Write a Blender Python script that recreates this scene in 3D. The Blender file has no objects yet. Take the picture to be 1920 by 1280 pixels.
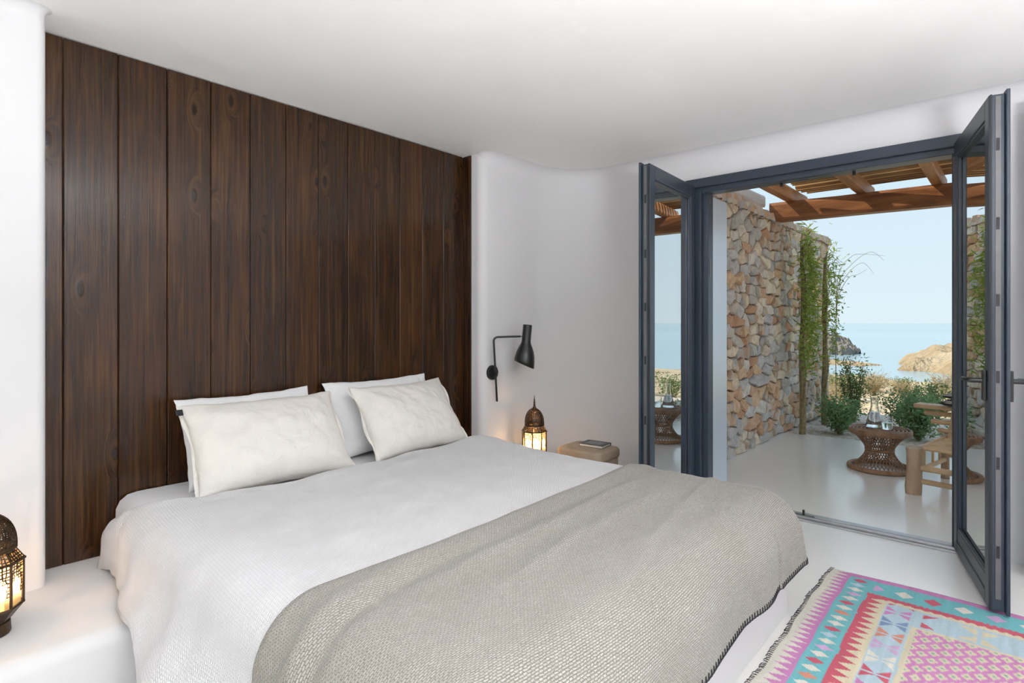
import bpy, bmesh, math, random
import numpy as np
from mathutils import Vector, Matrix, noise

random.seed(7)
rng = np.random.default_rng(11)
scene = bpy.context.scene
COL = scene.collection
PI = math.pi

# ------------------------------------------------------------------ camera
YAW = math.atan(940 / 1066.0)
CAM_H = 1.233
cam_d = bpy.data.cameras.new('camera')
cam_d.sensor_width = 36.0
cam_d.lens = 36.0 * 1066.0 / 1920.0
cam_d.shift_y = -36.0 / 1920.0
cam_d.clip_start = 0.05
cam_d.clip_end = 6000
cam = bpy.data.objects.new('camera', cam_d)
COL.objects.link(cam)
cam.location = (0, 0, CAM_H)
cam.rotation_euler = (PI / 2, 0, YAW - PI / 2)
scene.camera = cam

# ------------------------------------------------------------------ sky, sun, added room fill, exposure
scene.view_settings.view_transform = 'Standard'
scene.view_settings.look = 'None'
scene.view_settings.exposure = 0.15
scene.view_settings.gamma = 1.0
scene.view_settings.use_curve_mapping = False
try:
    scene.cycles.use_denoising = True
    scene.cycles.max_bounces = 10
    scene.cycles.diffuse_bounces = 6
    scene.cycles.glossy_bounces = 5
    scene.cycles.transmission_bounces = 8
    scene.cycles.transparent_max_bounces = 12
    scene.cycles.sample_clamp_indirect = 6.0
except Exception:
    pass

SKY_STRENGTH = 1.0
SUN_STRENGTH = 5.5
FILL_POWER = 10.0
ADDED_LAMP_POWER = 192.0

world = bpy.data.worlds.new('sky')
scene.world = world
world.use_nodes = True
wn, wl = world.node_tree.nodes, world.node_tree.links
wn.clear()
w_tc = wn.new('ShaderNodeTexCoord')
w_sep = wn.new('ShaderNodeSeparateXYZ')
w_ramp = wn.new('ShaderNodeValToRGB')
w_bg = wn.new('ShaderNodeBackground')
w_out = wn.new('ShaderNodeOutputWorld')
els = w_ramp.color_ramp.elements
els[0].position = 0.0
els[0].color = (0.68, 0.80, 0.86, 1)
els[1].position = 1.0
els[1].color = (0.58, 0.78, 0.98, 1)
e = els.new(0.10); e.color = (0.645, 0.785, 0.865, 1)
e = els.new(0.30); e.color = (0.57, 0.74, 0.87, 1)
wl.new(w_tc.outputs['Generated'], w_sep.inputs[0])
wl.new(w_sep.outputs['Z'], w_ramp.inputs[0])
wl.new(w_ramp.outputs[0], w_bg.inputs[0])
w_bg.inputs[1].default_value = SKY_STRENGTH
wl.new(w_bg.outputs[0], w_out.inputs[0])

sun_dir = Vector((-0.36, 0.60, 0.72)).normalized()
sun_d = bpy.data.lights.new('sun', 'SUN')
sun_d.energy = SUN_STRENGTH
sun_d.angle = math.radians(0.6)
sun_d.color = (1.0, 0.90, 0.74)
sun = bpy.data.objects.new('sun', sun_d)
COL.objects.link(sun)
sun.location = sun_dir * 30
sun.rotation_euler = sun_dir.to_track_quat('Z', 'Y').to_euler()


def fill_light(name, loc, rot, sx, sy, power, color=(0.97, 0.985, 1.0)):
    d = bpy.data.lights.new(name, 'AREA')
    d.shape = 'RECTANGLE'
    d.size, d.size_y = sx, sy
    d.energy = power
    d.color = color
    o = bpy.data.objects.new(name, d)
    COL.objects.link(o)
    o.location = loc
    o.rotation_euler = rot
    return o


# fill lights added at the unseen openings in wall_back and wall_left
fill_light('added_back_fill', (-0.35, -2.63, 1.25), (PI / 2 + 0.45, 0, 0), 1.9, 1.9, FILL_POWER)
fill_light('added_side_fill', (-1.93, -0.6, 1.25), (0, -PI / 2, 0), 1.9, 1.9, FILL_POWER * 0.1)

# ------------------------------------------------------------------ material helpers
MATS = {}


class NT:
    def __init__(self, name):
        self.m = bpy.data.materials.new(name)
        self.m.use_nodes = True
        self.n = self.m.node_tree.nodes
        self.l = self.m.node_tree.links
        self.bsdf = self.n['Principled BSDF']
        self.out = self.n['Material Output']

    def node(self, t, **kw):
        nd = self.n.new(t)
        for k, val in kw.items():
            setattr(nd, k, val)
        return nd

    def link(self, a, b):
        self.l.new(a, b)

    def coords(self, kind='Object', scale=(1, 1, 1), rand=0.0):
        tc = self.node('ShaderNodeTexCoord')
        mp = self.node('ShaderNodeMapping')
        mp.inputs['Scale'].default_value = scale
        self.link(tc.outputs[kind], mp.inputs[0])
        if rand:
            oi = self.node('ShaderNodeObjectInfo')
            mul = self.node('ShaderNodeMath', operation='MULTIPLY')
            mul.inputs[1].default_value = rand
            self.link(oi.outputs['Random'], mul.inputs[0])
            cmb = self.node('ShaderNodeCombineXYZ')
            for i in range(3):
                self.link(mul.outputs[0], cmb.inputs[i])
            self.link(cmb.outputs[0], mp.inputs['Location'])
        return mp.outputs[0]

    def noise(self, vec, scale=5.0, detail=4.0, rough=0.55, dist=0.0):
        nz = self.node('ShaderNodeTexNoise')
        nz.inputs['Scale'].default_value = scale
        nz.inputs['Detail'].default_value = detail
        nz.inputs['Roughness'].default_value = rough
        nz.inputs['Distortion'].default_value = dist
        self.link(vec, nz.inputs['Vector'])
        return nz.outputs['Fac']

    def voronoi(self, vec, scale=5.0, feature='F1'):
        vz = self.node('ShaderNodeTexVoronoi')
        vz.feature = feature
        vz.inputs['Scale'].default_value = scale
        self.link(vec, vz.inputs['Vector'])
        return vz

    def ramp(self, fac, stops, interp='LINEAR'):
        r = self.node('ShaderNodeValToRGB')
        r.color_ramp.interpolation = interp
        el = r.color_ramp.elements
        el[0].position, el[0].color = stops[0][0], (*stops[0][1], 1)
        el[1].position, el[1].color = stops[-1][0], (*stops[-1][1], 1)
        for p, c in stops[1:-1]:
            x = el.new(p)
            x.color = (*c, 1)
        self.link(fac, r.inputs[0])
        return r.outputs[0]

    def mix(self, fac, a, b, blend='MIX'):
        mx = self.node('ShaderNodeMix', data_type='RGBA', blend_type=blend)
        for s, val in ((mx.inputs[0], fac), (mx.inputs[6], a), (mx.inputs[7], b)):
            if isinstance(val, (int, float)):
                s.default_value = val
            elif isinstance(val, tuple):
                s.default_value = (*val, 1)
            else:
                self.link(val, s)
        return mx.outputs[2]

    def math(self, op, a, b=None):
        m = self.node('ShaderNodeMath', operation=op)
        for i, val in enumerate((a, b)):
            if val is None:
                continue
            if isinstance(val, (int, float)):
                m.inputs[i].default_value = val
            else:
                self.link(val, m.inputs[i])
        return m.outputs[0]

    def bump(self, h, strength=0.3, dist=0.01):
        b = self.node('ShaderNodeBump')
        b.inputs['Strength'].default_value = strength
        b.inputs['Distance'].default_value = dist
        self.link(h, b.inputs['Height'])
        self.link(b.outputs[0], self.bsdf.inputs['Normal'])

    def set(self, color=None, rough=None, metal=None, spec=None, **kw):
        B = self.bsdf.inputs
        for key, val in (('Base Color', color), ('Roughness', rough), ('Metallic', metal), ('Specular IOR Level', spec)):
            if val is None:
                continue
            if isinstance(val, tuple):
                B[key].default_value = (*val, 1)
            elif isinstance(val, (int, float)):
                B[key].default_value = val
            else:
                self.link(val, B[key])
        for key, val in kw.items():
            B[key.replace('_', ' ')].default_value = val
        return self.m


def simple(name, color, rough=0.5, metal=0.0, var=0.06, scale=18.0, bump=0.0, spec=None):
    t = NT(name)
    vec = t.coords('Object')
    nz = t.noise(vec, scale)
    lo = tuple(c * (1 - var) for c in color)
    hi = tuple(min(1, c * (1 + var)) for c in color)
    col = t.ramp(nz, [(0.3, lo), (0.7, hi)])
    if bump:
        t.bump(nz, bump, 0.01)
    return t.set(col, rough, metal, spec)


# ------------------------------------------------------------------ materials
def mat_plaster(name, base, rough=0.75, bump=0.25, stain=0.03):
    t = NT(name)
    vec = t.coords('Object')
    big = t.noise(vec, 1.3, 3)
    fine = t.noise(vec, 9.0, 6)
    col = t.ramp(big, [(0.3, tuple(c * (1 - stain) for c in base)), (0.7, base)])
    hh = t.math('ADD', t.math('MULTIPLY', big, 2.0), t.math('MULTIPLY', fine, 0.35))
    t.bump(hh, bump, 0.03)
    return t.set(col, rough, spec=0.3)


def mat_screed(name, base, rough, stain, coat=0.0):
    t = NT(name)
    vec = t.coords('Object')
    a = t.noise(vec, 1.3, 4, 0.55, 0.3)
    b = t.noise(vec, 6.0, 5)
    col = t.ramp(a, [(0.2, tuple(c * (1 - stain) for c in base)), (0.8, base)])
    r = t.math('ADD', t.math('MULTIPLY', b, 0.10), rough - 0.02)
    t.bump(b, 0.08, 0.01)
    return t.set(col, r, spec=0.5, Coat_Weight=coat, Coat_Roughness=0.16)


def mat_board():
    t = NT('dark_stained_board')
    vec = t.coords('Object', (1, 1, 1), 37.0)
    mp = t.node('ShaderNodeMapping')
    mp.inputs['Scale'].default_value = (38, 38, 1.1)
    t.link(vec, mp.inputs[0])
    mk = t.node('ShaderNodeMapping')
    mk.inputs['Scale'].default_value = (6.5, 0.01, 2.6)
    t.link(vec, mk.inputs[0])
    kn = t.voronoi(mk.outputs[0], 1.0)
    swirl = t.ramp(kn.outputs['Distance'], [(0.0, (1, 1, 1)), (0.30, (0, 0, 0))])
    sw = t.node('ShaderNodeCombineXYZ')
    t.link(t.math('MULTIPLY', swirl, 3.2), sw.inputs[0])
    va = t.node('ShaderNodeVectorMath', operation='ADD')
    t.link(mp.outputs[0], va.inputs[0])
    t.link(sw.outputs[0], va.inputs[1])
    grain = t.noise(va.outputs[0], 1.6, 6, 0.62, 0.7)
    mp3 = t.node('ShaderNodeMapping')
    mp3.inputs['Scale'].default_value = (150, 150, 2.0)
    t.link(vec, mp3.inputs[0])
    fine = t.noise(mp3.outputs[0], 1.0, 3)
    mp2 = t.node('ShaderNodeMapping')
    mp2.inputs['Scale'].default_value = (4.5, 4.5, 1.0)
    t.link(vec, mp2.inputs[0])
    blot = t.noise(mp2.outputs[0], 1.7, 4, 0.6, 0.4)
    knot = t.ramp(kn.outputs['Distance'], [(0.0, (1, 1, 1)), (0.07, (0.85, 0.85, 0.85)), (0.11, (0, 0, 0))])
    halo = t.ramp(kn.outputs['Distance'], [(0.05, (0, 0, 0)), (0.12, (1, 1, 1)), (0.22, (0, 0, 0))])
    base = t.ramp(grain, [(0.28, (0.016, 0.0070, 0.0026)), (0.52, (0.042, 0.0185, 0.0068)), (0.75, (0.092, 0.045, 0.017))])
    fc = t.ramp(fine, [(0.35, (0.62, 0.62, 0.62)), (0.65, (1.15, 1.15, 1.15))])
    base = t.mix(0.55, base, fc, 'MULTIPLY')
    tone = t.ramp(blot, [(0.3, (0.58, 0.55, 0.52)), (0.55, (1.0, 1.0, 1.0)), (0.75, (1.5, 1.28, 1.1))])
    c = t.mix(0.85, base, tone, 'MULTIPLY')
    oi = t.node('ShaderNodeObjectInfo')
    ot = t.ramp(oi.outputs['Random'], [(0.0, (0.78, 0.78, 0.80)), (0.5, (1.0, 0.97, 0.95)), (1.0, (1.22, 1.10, 1.0))])
    c = t.mix(1.0, c, ot, 'MULTIPLY')
    c = t.mix(t.math('MULTIPLY', halo, 0.30), c, (0.10, 0.046, 0.018))
    c = t.mix(t.math('MULTIPLY', knot, 0.8), c, (0.010, 0.005, 0.0025))
    h = t.math('ADD', t.math('MULTIPLY', grain, 0.5), t.math('MULTIPLY', fine, 0.35))
    h = t.math('ADD', h, t.math('MULTIPLY', knot, 0.9))
    t.bump(h, 0.22, 0.006)
    rr = t.math('ADD', t.math('MULTIPLY', blot, 0.12), 0.15)
    return t.set(c, rr, spec=0.36, Coat_Weight=0.15, Coat_Roughness=0.10, Coat_IOR=1.5)


def mat_wood(name, dark, light, scale=(3, 30, 30), rough=0.55, bump=0.25):
    t = NT(name)
    vec = t.coords('Object', (1, 1, 1), 23.0)
    mp = t.node('ShaderNodeMapping')
    mp.inputs['Scale'].default_value = scale
    t.link(vec, mp.inputs[0])
    g = t.noise(mp.outputs[0], 1.0, 5, 0.6, 0.5)
    c = t.ramp(g, [(0.3, dark), (0.7, light)])
    oi = t.node('ShaderNodeObjectInfo')
    ot = t.ramp(oi.outputs['Random'], [(0.0, (0.85, 0.85, 0.85)), (1.0, (1.12, 1.1, 1.08))])
    c = t.mix(1.0, c, ot, 'MULTIPLY')
    t.bump(g, bump, 0.006)
    return t.set(c, rough, spec=0.3)


def mat_stone():
    t = NT('rubble_stone')
    oi = t.node('ShaderNodeObjectInfo')
    base = t.ramp(oi.outputs['Random'], [
        (0.0, (0.52, 0.49, 0.46)), (0.20, (0.68, 0.62, 0.54)), (0.38, (0.72, 0.60, 0.45)),
        (0.52, (0.58, 0.545, 0.515)), (0.64, (0.68, 0.46, 0.29)), (0.74, (0.54, 0.32, 0.20)),
        (0.82, (0.76, 0.66, 0.52)), (0.93, (0.62, 0.40, 0.26)), (1.0, (0.62, 0.40, 0.26))], 'CONSTANT')
    vec = t.coords('Object', (1, 1, 1), 51.0)
    nz = t.noise(vec, 14.0, 6, 0.65)
    big = t.noise(vec, 5.0, 3)
    shade = t.ramp(nz, [(0.3, (0.70, 0.68, 0.66)), (0.7, (1.15, 1.15, 1.15))])
    c = t.mix(0.9, base, shade, 'MULTIPLY')
    c = t.mix(t.math('MULTIPLY', t.ramp(big, [(0.55, (0, 0, 0)), (0.75, (1, 1, 1))]), 0.35), c, (0.62, 0.56, 0.47))
    t.bump(nz, 0.6, 0.02)
    return t.set(c, 0.9, spec=0.1)


def mat_stone_stuff():
    t = NT('rubble_stone_small')
    vec = t.coords('Object')
    vo = t.voronoi(vec, 9.0)
    base = t.ramp(vo.outputs['Color'], [(0.2, (0.42, 0.39, 0.36)), (0.4, (0.56, 0.50, 0.43)), (0.6, (0.55, 0.40, 0.27)), (0.8, (0.46, 0.32, 0.23))])
    nz = t.noise(vec, 14.0, 6)
    t.bump(nz, 0.5, 0.02)
    return t.set(base, 0.9, spec=0.1)


def mat_waffle():
    t = NT('white_waffle_cotton')
    uv = t.coords('UV', (1, 1, 1))
    mp = t.node('ShaderNodeMapping')
    mp.inputs['Rotation'].default_value = (0, 0, math.radians(38))
    t.link(uv, mp.inputs[0])
    br = t.node('ShaderNodeTexBrick')
    br.offset = 0.5
    br.inputs['Scale'].default_value = 1.0
    br.inputs['Brick Width'].default_value = 0.012
    br.inputs['Row Height'].default_value = 0.0065
    br.inputs['Mortar Size'].default_value = 0.0016
    br.inputs['Mortar Smooth'].default_value = 1.0
    br.inputs['Color1'].default_value = (1, 1, 1, 1)
    br.inputs['Color2'].default_value = (0.85, 0.85, 0.85, 1)
    br.inputs['Mortar'].default_value = (0, 0, 0, 1)
    t.link(mp.outputs[0], br.inputs[0])
    soft = t.noise(uv, 7.0, 4)
    col = t.ramp(soft, [(0.3, (0.80, 0.795, 0.805)), (0.7, (0.86, 0.855, 0.865))])
    col = t.mix(0.10, col, br.outputs['Color'], 'MULTIPLY')
    t.bump(br.outputs['Color'], 0.8, 0.004)
    return t.set(col, 0.9, spec=0.1, Sheen_Weight=0.15)


def mat_throw():
    t = NT('taupe_woven_wool')
    uv = t.coords('UV', (1, 1, 1))
    wob = t.noise(uv, 60.0, 3)
    mx = t.node('ShaderNodeVectorMath', operation='ADD')
    cm = t.node('ShaderNodeCombineXYZ')
    t.link(t.math('MULTIPLY', wob, 0.010), cm.inputs[0])
    t.link(t.math('MULTIPLY', wob, 0.006), cm.inputs[1])
    t.link(uv, mx.inputs[0])
    t.link(cm.outputs[0], mx.inputs[1])
    br = t.node('ShaderNodeTexBrick')
    br.offset = 0.5
    br.inputs['Scale'].default_value = 1.0
    br.inputs['Brick Width'].default_value = 0.0125
    br.inputs['Row Height'].default_value = 0.0062
    br.inputs['Mortar Size'].default_value = 0.0018
    br.inputs['Mortar Smooth'].default_value = 0.9
    br.inputs['Color1'].default_value = (0.72, 0.72, 0.72, 1)
    br.inputs['Color2'].default_value = (1, 1, 1, 1)
    br.inputs['Mortar'].default_value = (0, 0, 0, 1)
    t.link(mx.outputs[0], br.inputs[0])
    col = t.ramp(br.outputs['Color'], [(0.0, (0.21, 0.192, 0.162)), (0.6, (0.305, 0.287, 0.254)), (1.0, (0.435, 0.412, 0.38))])
    slub = t.noise(uv, 260.0, 2)
    col = t.mix(0.30, col, t.ramp(slub, [(0.35, (0.6, 0.6, 0.6)), (0.65, (1.25, 1.25, 1.25))]), 'MULTIPLY')
    patch = t.noise(uv, 4.0, 3)
    col = t.mix(0.5, col, t.ramp(patch, [(0.3, (0.9, 0.88, 0.86)), (0.7, (1.06, 1.07, 1.08))]), 'MULTIPLY')
    t.bump(br.outputs['Color'], 0.7, 0.005)
    return t.set(col, 0.92, spec=0.1, Sheen_Weight=0.25)


def mat_cloth(name, base, fine=420.0, bump=0.25, var=0.06):
    t = NT(name)
    vec = t.coords('Object')
    a = t.noise(vec, fine, 2)
    b = t.noise(vec, 9.0, 5, 0.6, 0.8)
    c = t.ramp(b, [(0.3, tuple(x * (1 - var) for x in base)), (0.7, base)])
    c = t.mix(0.18, c, t.ramp(a, [(0.3, (0.75, 0.75, 0.75)), (0.7, (1.15, 1.15, 1.15))]), 'MULTIPLY')
    t.bump(t.math('ADD', t.math('MULTIPLY', a, 0.10), b), bump, 0.012)
    return t.set(c, 0.92, spec=0.1)


def mat_attr(name, attr, rough=0.95):
    t = NT(name)
    at = t.node('ShaderNodeAttribute', attribute_name=attr)
    vec = t.coords('Object', (260, 60, 1))
    nz = t.noise(vec, 1.0, 3)
    c = t.mix(0.4, at.outputs['Color'], t.ramp(nz, [(0.3, (0.72, 0.72, 0.72)), (0.7, (1.2, 1.2, 1.2))]), 'MULTIPLY')
    t.bump(nz, 0.5, 0.004)
    return t.set(c, rough, spec=0.1)


def mat_pane():
    """coated double glazing: strong mirror coat over a tinted clear pane"""
    t = NT('coated_glass')
    t.n.remove(t.bsdf)
    gl = t.node('ShaderNodeBsdfGlossy')
    gl.inputs['Color'].default_value = (0.97, 0.985, 0.99, 1)
    gl.inputs['Roughness'].default_value = 0.004
    tr = t.node('ShaderNodeBsdfTransparent')
    tr.inputs['Color'].default_value = (0.78, 0.83, 0.84, 1)
    fr = t.node('ShaderNodeFresnel')
    fr.inputs['IOR'].default_value = 1.9
    fac = t.math('MINIMUM', t.math('ADD', t.math('MULTIPLY', fr.outputs[0], 0.9), 0.55), 0.95)
    mx = t.node('ShaderNodeMixShader')
    t.link(fac, mx.inputs[0])
    t.link(tr.outputs[0], mx.inputs[1])
    t.link(gl.outputs[0], mx.inputs[2])
    t.link(mx.outputs[0], t.out.inputs[0])
    return t.m


def mat_glass(name, color=(1, 1, 1), rough=0.0, ior=1.45):
    t = NT(name)
    vec = t.coords('Object')
    nz = t.noise(vec, 6.0)
    t.set(color, rough, 0.0, Transmission_Weight=1.0, IOR=ior)
    t.bump(nz, 0.02, 0.002)
    return t.m


def mat_emit(name, color, strength, base=(0.8, 0.7, 0.5)):
    t = NT(name)
    t.set(base, 0.6)
    t.bsdf.inputs['Emission Color'].default_value = (*color, 1)
    t.bsdf.inputs['Emission Strength'].default_value = strength
    return t.m


def mat_frost():
    t = NT('frosted_lantern_glass')
    tl = t.node('ShaderNodeBsdfTranslucent')
    tl.inputs[0].default_value = (0.95, 0.86, 0.66, 1)
    tr = t.node('ShaderNodeBsdfTransparent')
    tr.inputs[0].default_value = (1.0, 0.93, 0.78, 1)
    mx = t.node('ShaderNodeMixShader')
    mx.inputs[0].default_value = 0.45
    t.link(tl.outputs[0], mx.inputs[1])
    t.link(tr.outputs[0], mx.inputs[2])
    t.link(mx.outputs[0], t.out.inputs[0])
    return t.m


def mat_leaf(name, a, b):
    t = NT(name)
    vec = t.coords('Object')
    nz = t.noise(vec, 23.0, 2)
    c = t.ramp(nz, [(0.3, a), (0.7, b)])
    t.set(c, 0.55, spec=0.3)
    tl = t.node('ShaderNodeBsdfTranslucent')
    t.link(c, tl.inputs[0])
    mx = t.node('ShaderNodeMixShader')
    mx.inputs[0].default_value = 0.42
    t.link(t.bsdf.outputs[0], mx.inputs[1])
    t.link(tl.outputs[0], mx.inputs[2])
    t.link(mx.outputs[0], t.out.inputs[0])
    return t.m


def mat_sea():
    t = NT('sea_water')
    vec = t.coords('Object', (0.22, 0.05, 1))
    nz = t.noise(vec, 1.0, 5)
    big = t.noise(t.coords('Object', (0.004, 0.0008, 1)), 1.0, 3)
    c = t.ramp(big, [(0.3, (0.23, 0.34, 0.40)), (0.7, (0.29, 0.41, 0.47))])
    t.bump(nz, 0.05, 0.1)
    return t.set(c, 0.22, spec=0.5)


def mat_land(name, cols, scale):
    t = NT(name)
    vec = t.coords('Object')
    a = t.noise(vec, scale, 6, 0.65, 0.6)
    b = t.noise(vec, scale * 9, 4)
    c = t.ramp(a, [(0.25, cols[0]), (0.5, cols[1]), (0.72, cols[2])])
    c = t.mix(0.5, c, t.ramp(b, [(0.3, (0.7, 0.7, 0.7)), (0.7, (1.2, 1.2, 1.2))]), 'MULTIPLY')
    t.bump(t.math('ADD', a, t.math('MULTIPLY', b, 0.4)), 0.6, 0.5 / scale)
    return t.set(c, 0.95, spec=0.05)


def mat_gravel():
    t = NT('gravel')
    vec = t.coords('Object')
    vo = t.voronoi(vec, 38.0)
    c = t.ramp(vo.outputs['Color'], [(0.2, (0.36, 0.31, 0.26)), (0.5, (0.55, 0.48, 0.41)), (0.8, (0.68, 0.61, 0.54))])
    t.bump(vo.outputs['Distance'], -0.8, 0.02)
    return t.set(c, 0.9, spec=0.1)


M = dict(
    wall=mat_plaster('white_lime_plaster', (0.75, 0.745, 0.76), 0.8, 0.10, 0.015),
    ceiling=mat_plaster('ceiling_plaster', (0.93, 0.915, 0.90), 0.85, 0.22, 0.03),
    plinth=mat_plaster('smooth_plaster', (0.74, 0.735, 0.735), 0.6, 0.10, 0.02),
    floor=mat_screed('polished_screed', (0.90, 0.88, 0.855), 0.28, 0.05, 0.4),
    patio=mat_screed('patio_screed', (0.92, 0.875, 0.82), 0.28, 0.08, 0.8),
    board=mat_board(),
    frame=simple('anthracite_paint', (0.030, 0.043, 0.062), 0.38, 0.0, 0.05),
    gasket=simple('rubber_gasket', (0.015, 0.017, 0.02), 0.6),
    strip=simple('zinc_fitting', (0.13, 0.13, 0.13), 0.5, 0.2, 0.08),
    sill=simple('brushed_aluminium', (0.52, 0.52, 0.53), 0.35, 0.8, 0.05),
    black=simple('black_lacquer', (0.012, 0.014, 0.013), 0.32),
    pane=mat_pane(),
    shutter=simple('grey_lacquer', (0.58, 0.64, 0.70), 0.30, 0.25, 0.02, 3.0),
    coverlet=mat_waffle(),
    throw=mat_throw(),
    hem=simple('black_yarn', (0.018, 0.018, 0.022), 0.9),
    sheet=mat_cloth('white_percale', (0.88, 0.88, 0.89), 500, 0.2, 0.03),
    linen=mat_cloth('natural_linen', (0.80, 0.77, 0.72), 380, 0.75, 0.07),
    mattress=mat_cloth('mattress_ticking', (0.78, 0.77, 0.75), 300, 0.15, 0.03),
    bronze=simple('aged_bronze', (0.060, 0.036, 0.020), 0.42, 0.75, 0.35, 40.0, 0.15),
    candle=mat_emit('wax_candle', (1.0, 0.66, 0.27), 2.2, (0.9, 0.78, 0.55)),
    flame=mat_emit('candle_flame', (1.0, 0.60, 0.20), 22.0),
    pane_amber=mat_frost(),
    stool=mat_wood('tan_leather', (0.34, 0.265, 0.195), (0.43, 0.345, 0.265), (6, 6, 6), 0.6, 0.1),
    book_cover=simple('charcoal_cover', (0.035, 0.037, 0.040), 0.45),
    book_print=simple('grey_print', (0.15, 0.165, 0.17), 0.4, 0.0, 0.35, 60.0),
    paper=simple('paper_block', (0.72, 0.69, 0.64), 0.9, 0.0, 0.08, 200.0),
    cabinet=simple('white_lacquer', (0.80, 0.80, 0.81), 0.35, 0.0, 0.01),
    beam=mat_wood('oiled_pine_beam', (0.16, 0.058, 0.020), (0.36, 0.155, 0.058), (14, 2.0, 14), 0.5, 0.3),
    rafter=mat_wood('oiled_pine_rafter', (0.20, 0.085, 0.030), (0.42, 0.205, 0.085), (2.0, 14, 14), 0.5, 0.3),
    rafter_grey=mat_wood('hazed_rafter', (0.42, 0.40, 0.38), (0.56, 0.54, 0.52), (2.0, 14, 14), 0.7, 0.3),  # pale grey stands for backlight haze on the timber
    cane=mat_wood('split_cane', (0.17, 0.085, 0.030), (0.38, 0.225, 0.095), (16, 1.6, 16), 0.6, 0.3),
    wicker=mat_wood('brown_wicker', (0.17, 0.092, 0.050), (0.36, 0.22, 0.13), (20, 20, 20), 0.5, 0.3),
    log=mat_wood('bleached_log', (0.33, 0.22, 0.14), (0.52, 0.385, 0.27), (16, 16, 3), 0.65, 0.3),
    pole=mat_wood('peeled_pole', (0.50, 0.33, 0.18), (0.70, 0.51, 0.31), (9, 9, 9), 0.5, 0.15),
    cushion=mat_cloth('charcoal_canvas', (0.060, 0.060, 0.062), 300, 0.3, 0.1),
    glass=mat_glass('clear_glass', (0.97, 0.99, 0.99)),
    water=mat_glass('drinking_water', (0.95, 0.98, 1.0), 0.0, 1.33),
    stone=mat_stone(),
    stone_stuff=mat_stone_stuff(),
    mortar=simple('earth_mortar', (0.38, 0.29, 0.20), 0.95, 0.0, 0.3, 14.0, 0.5),
    bark=simple('mossy_bark', (0.24, 0.19, 0.10), 0.9, 0.0, 0.4, 30.0, 0.6),
    leaf_vine=mat_leaf('vine_leaf', (0.17, 0.26, 0.035), (0.40, 0.50, 0.11)),
    leaf_green=mat_leaf('shrub_leaf', (0.13, 0.25, 0.10), (0.30, 0.46, 0.22)),
    leaf_dark=mat_leaf('dark_leaf', (0.10, 0.17, 0.06), (0.25, 0.32, 0.13)),
    leaf_dry=mat_leaf('straw', (0.33, 0.26, 0.14), (0.52, 0.43, 0.27)),
    sea=mat_sea(),
    land=mat_land('dry_ground', ((0.33, 0.26, 0.17), (0.50, 0.41, 0.28), (0.63, 0.53, 0.39)), 0.5),
    cliff=mat_land('pale_cliff', ((0.19, 0.145, 0.09), (0.35, 0.275, 0.18), (0.46, 0.385, 0.28)), 0.12),
    islet=mat_land('grey_cliff', ((0.13, 0.12, 0.11), (0.24, 0.215, 0.19), (0.35, 0.31, 0.27)), 0.1),
    gravel=mat_gravel(),
)


# ------------------------------------------------------------------ mesh helpers
def link_obj(name, me, mat=None, parent=None, smooth=False, loc=None):
    if mat is not None:
        me.materials.clear()
        me.materials.append(M[mat] if isinstance(mat, str) else mat)
    if smooth:
        for p in me.polygons:
            p.use_smooth = True
    o = bpy.data.objects.new(name, me)
    COL.objects.link(o)
    if parent is not None:
        o.parent = parent
    if loc is not None:
        o.location = loc
    return o


def tag(o, label=None, cat=None, group=None, kind=None):
    if label:
        o['label'] = label
    if cat:
        o['category'] = cat
    if group:
        o['group'] = group
    if kind:
        o['kind'] = kind
    return o


def thing(name, label, cat, loc=(0, 0, 0), rotz=0.0, group=None, kind=None):
    o = bpy.data.objects.new(name, None)
    o.empty_display_size = 0.1
    COL.objects.link(o)
    o.location = loc
    o.rotation_euler = (0, 0, rotz)
    return tag(o, label, cat, group, kind)


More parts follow.
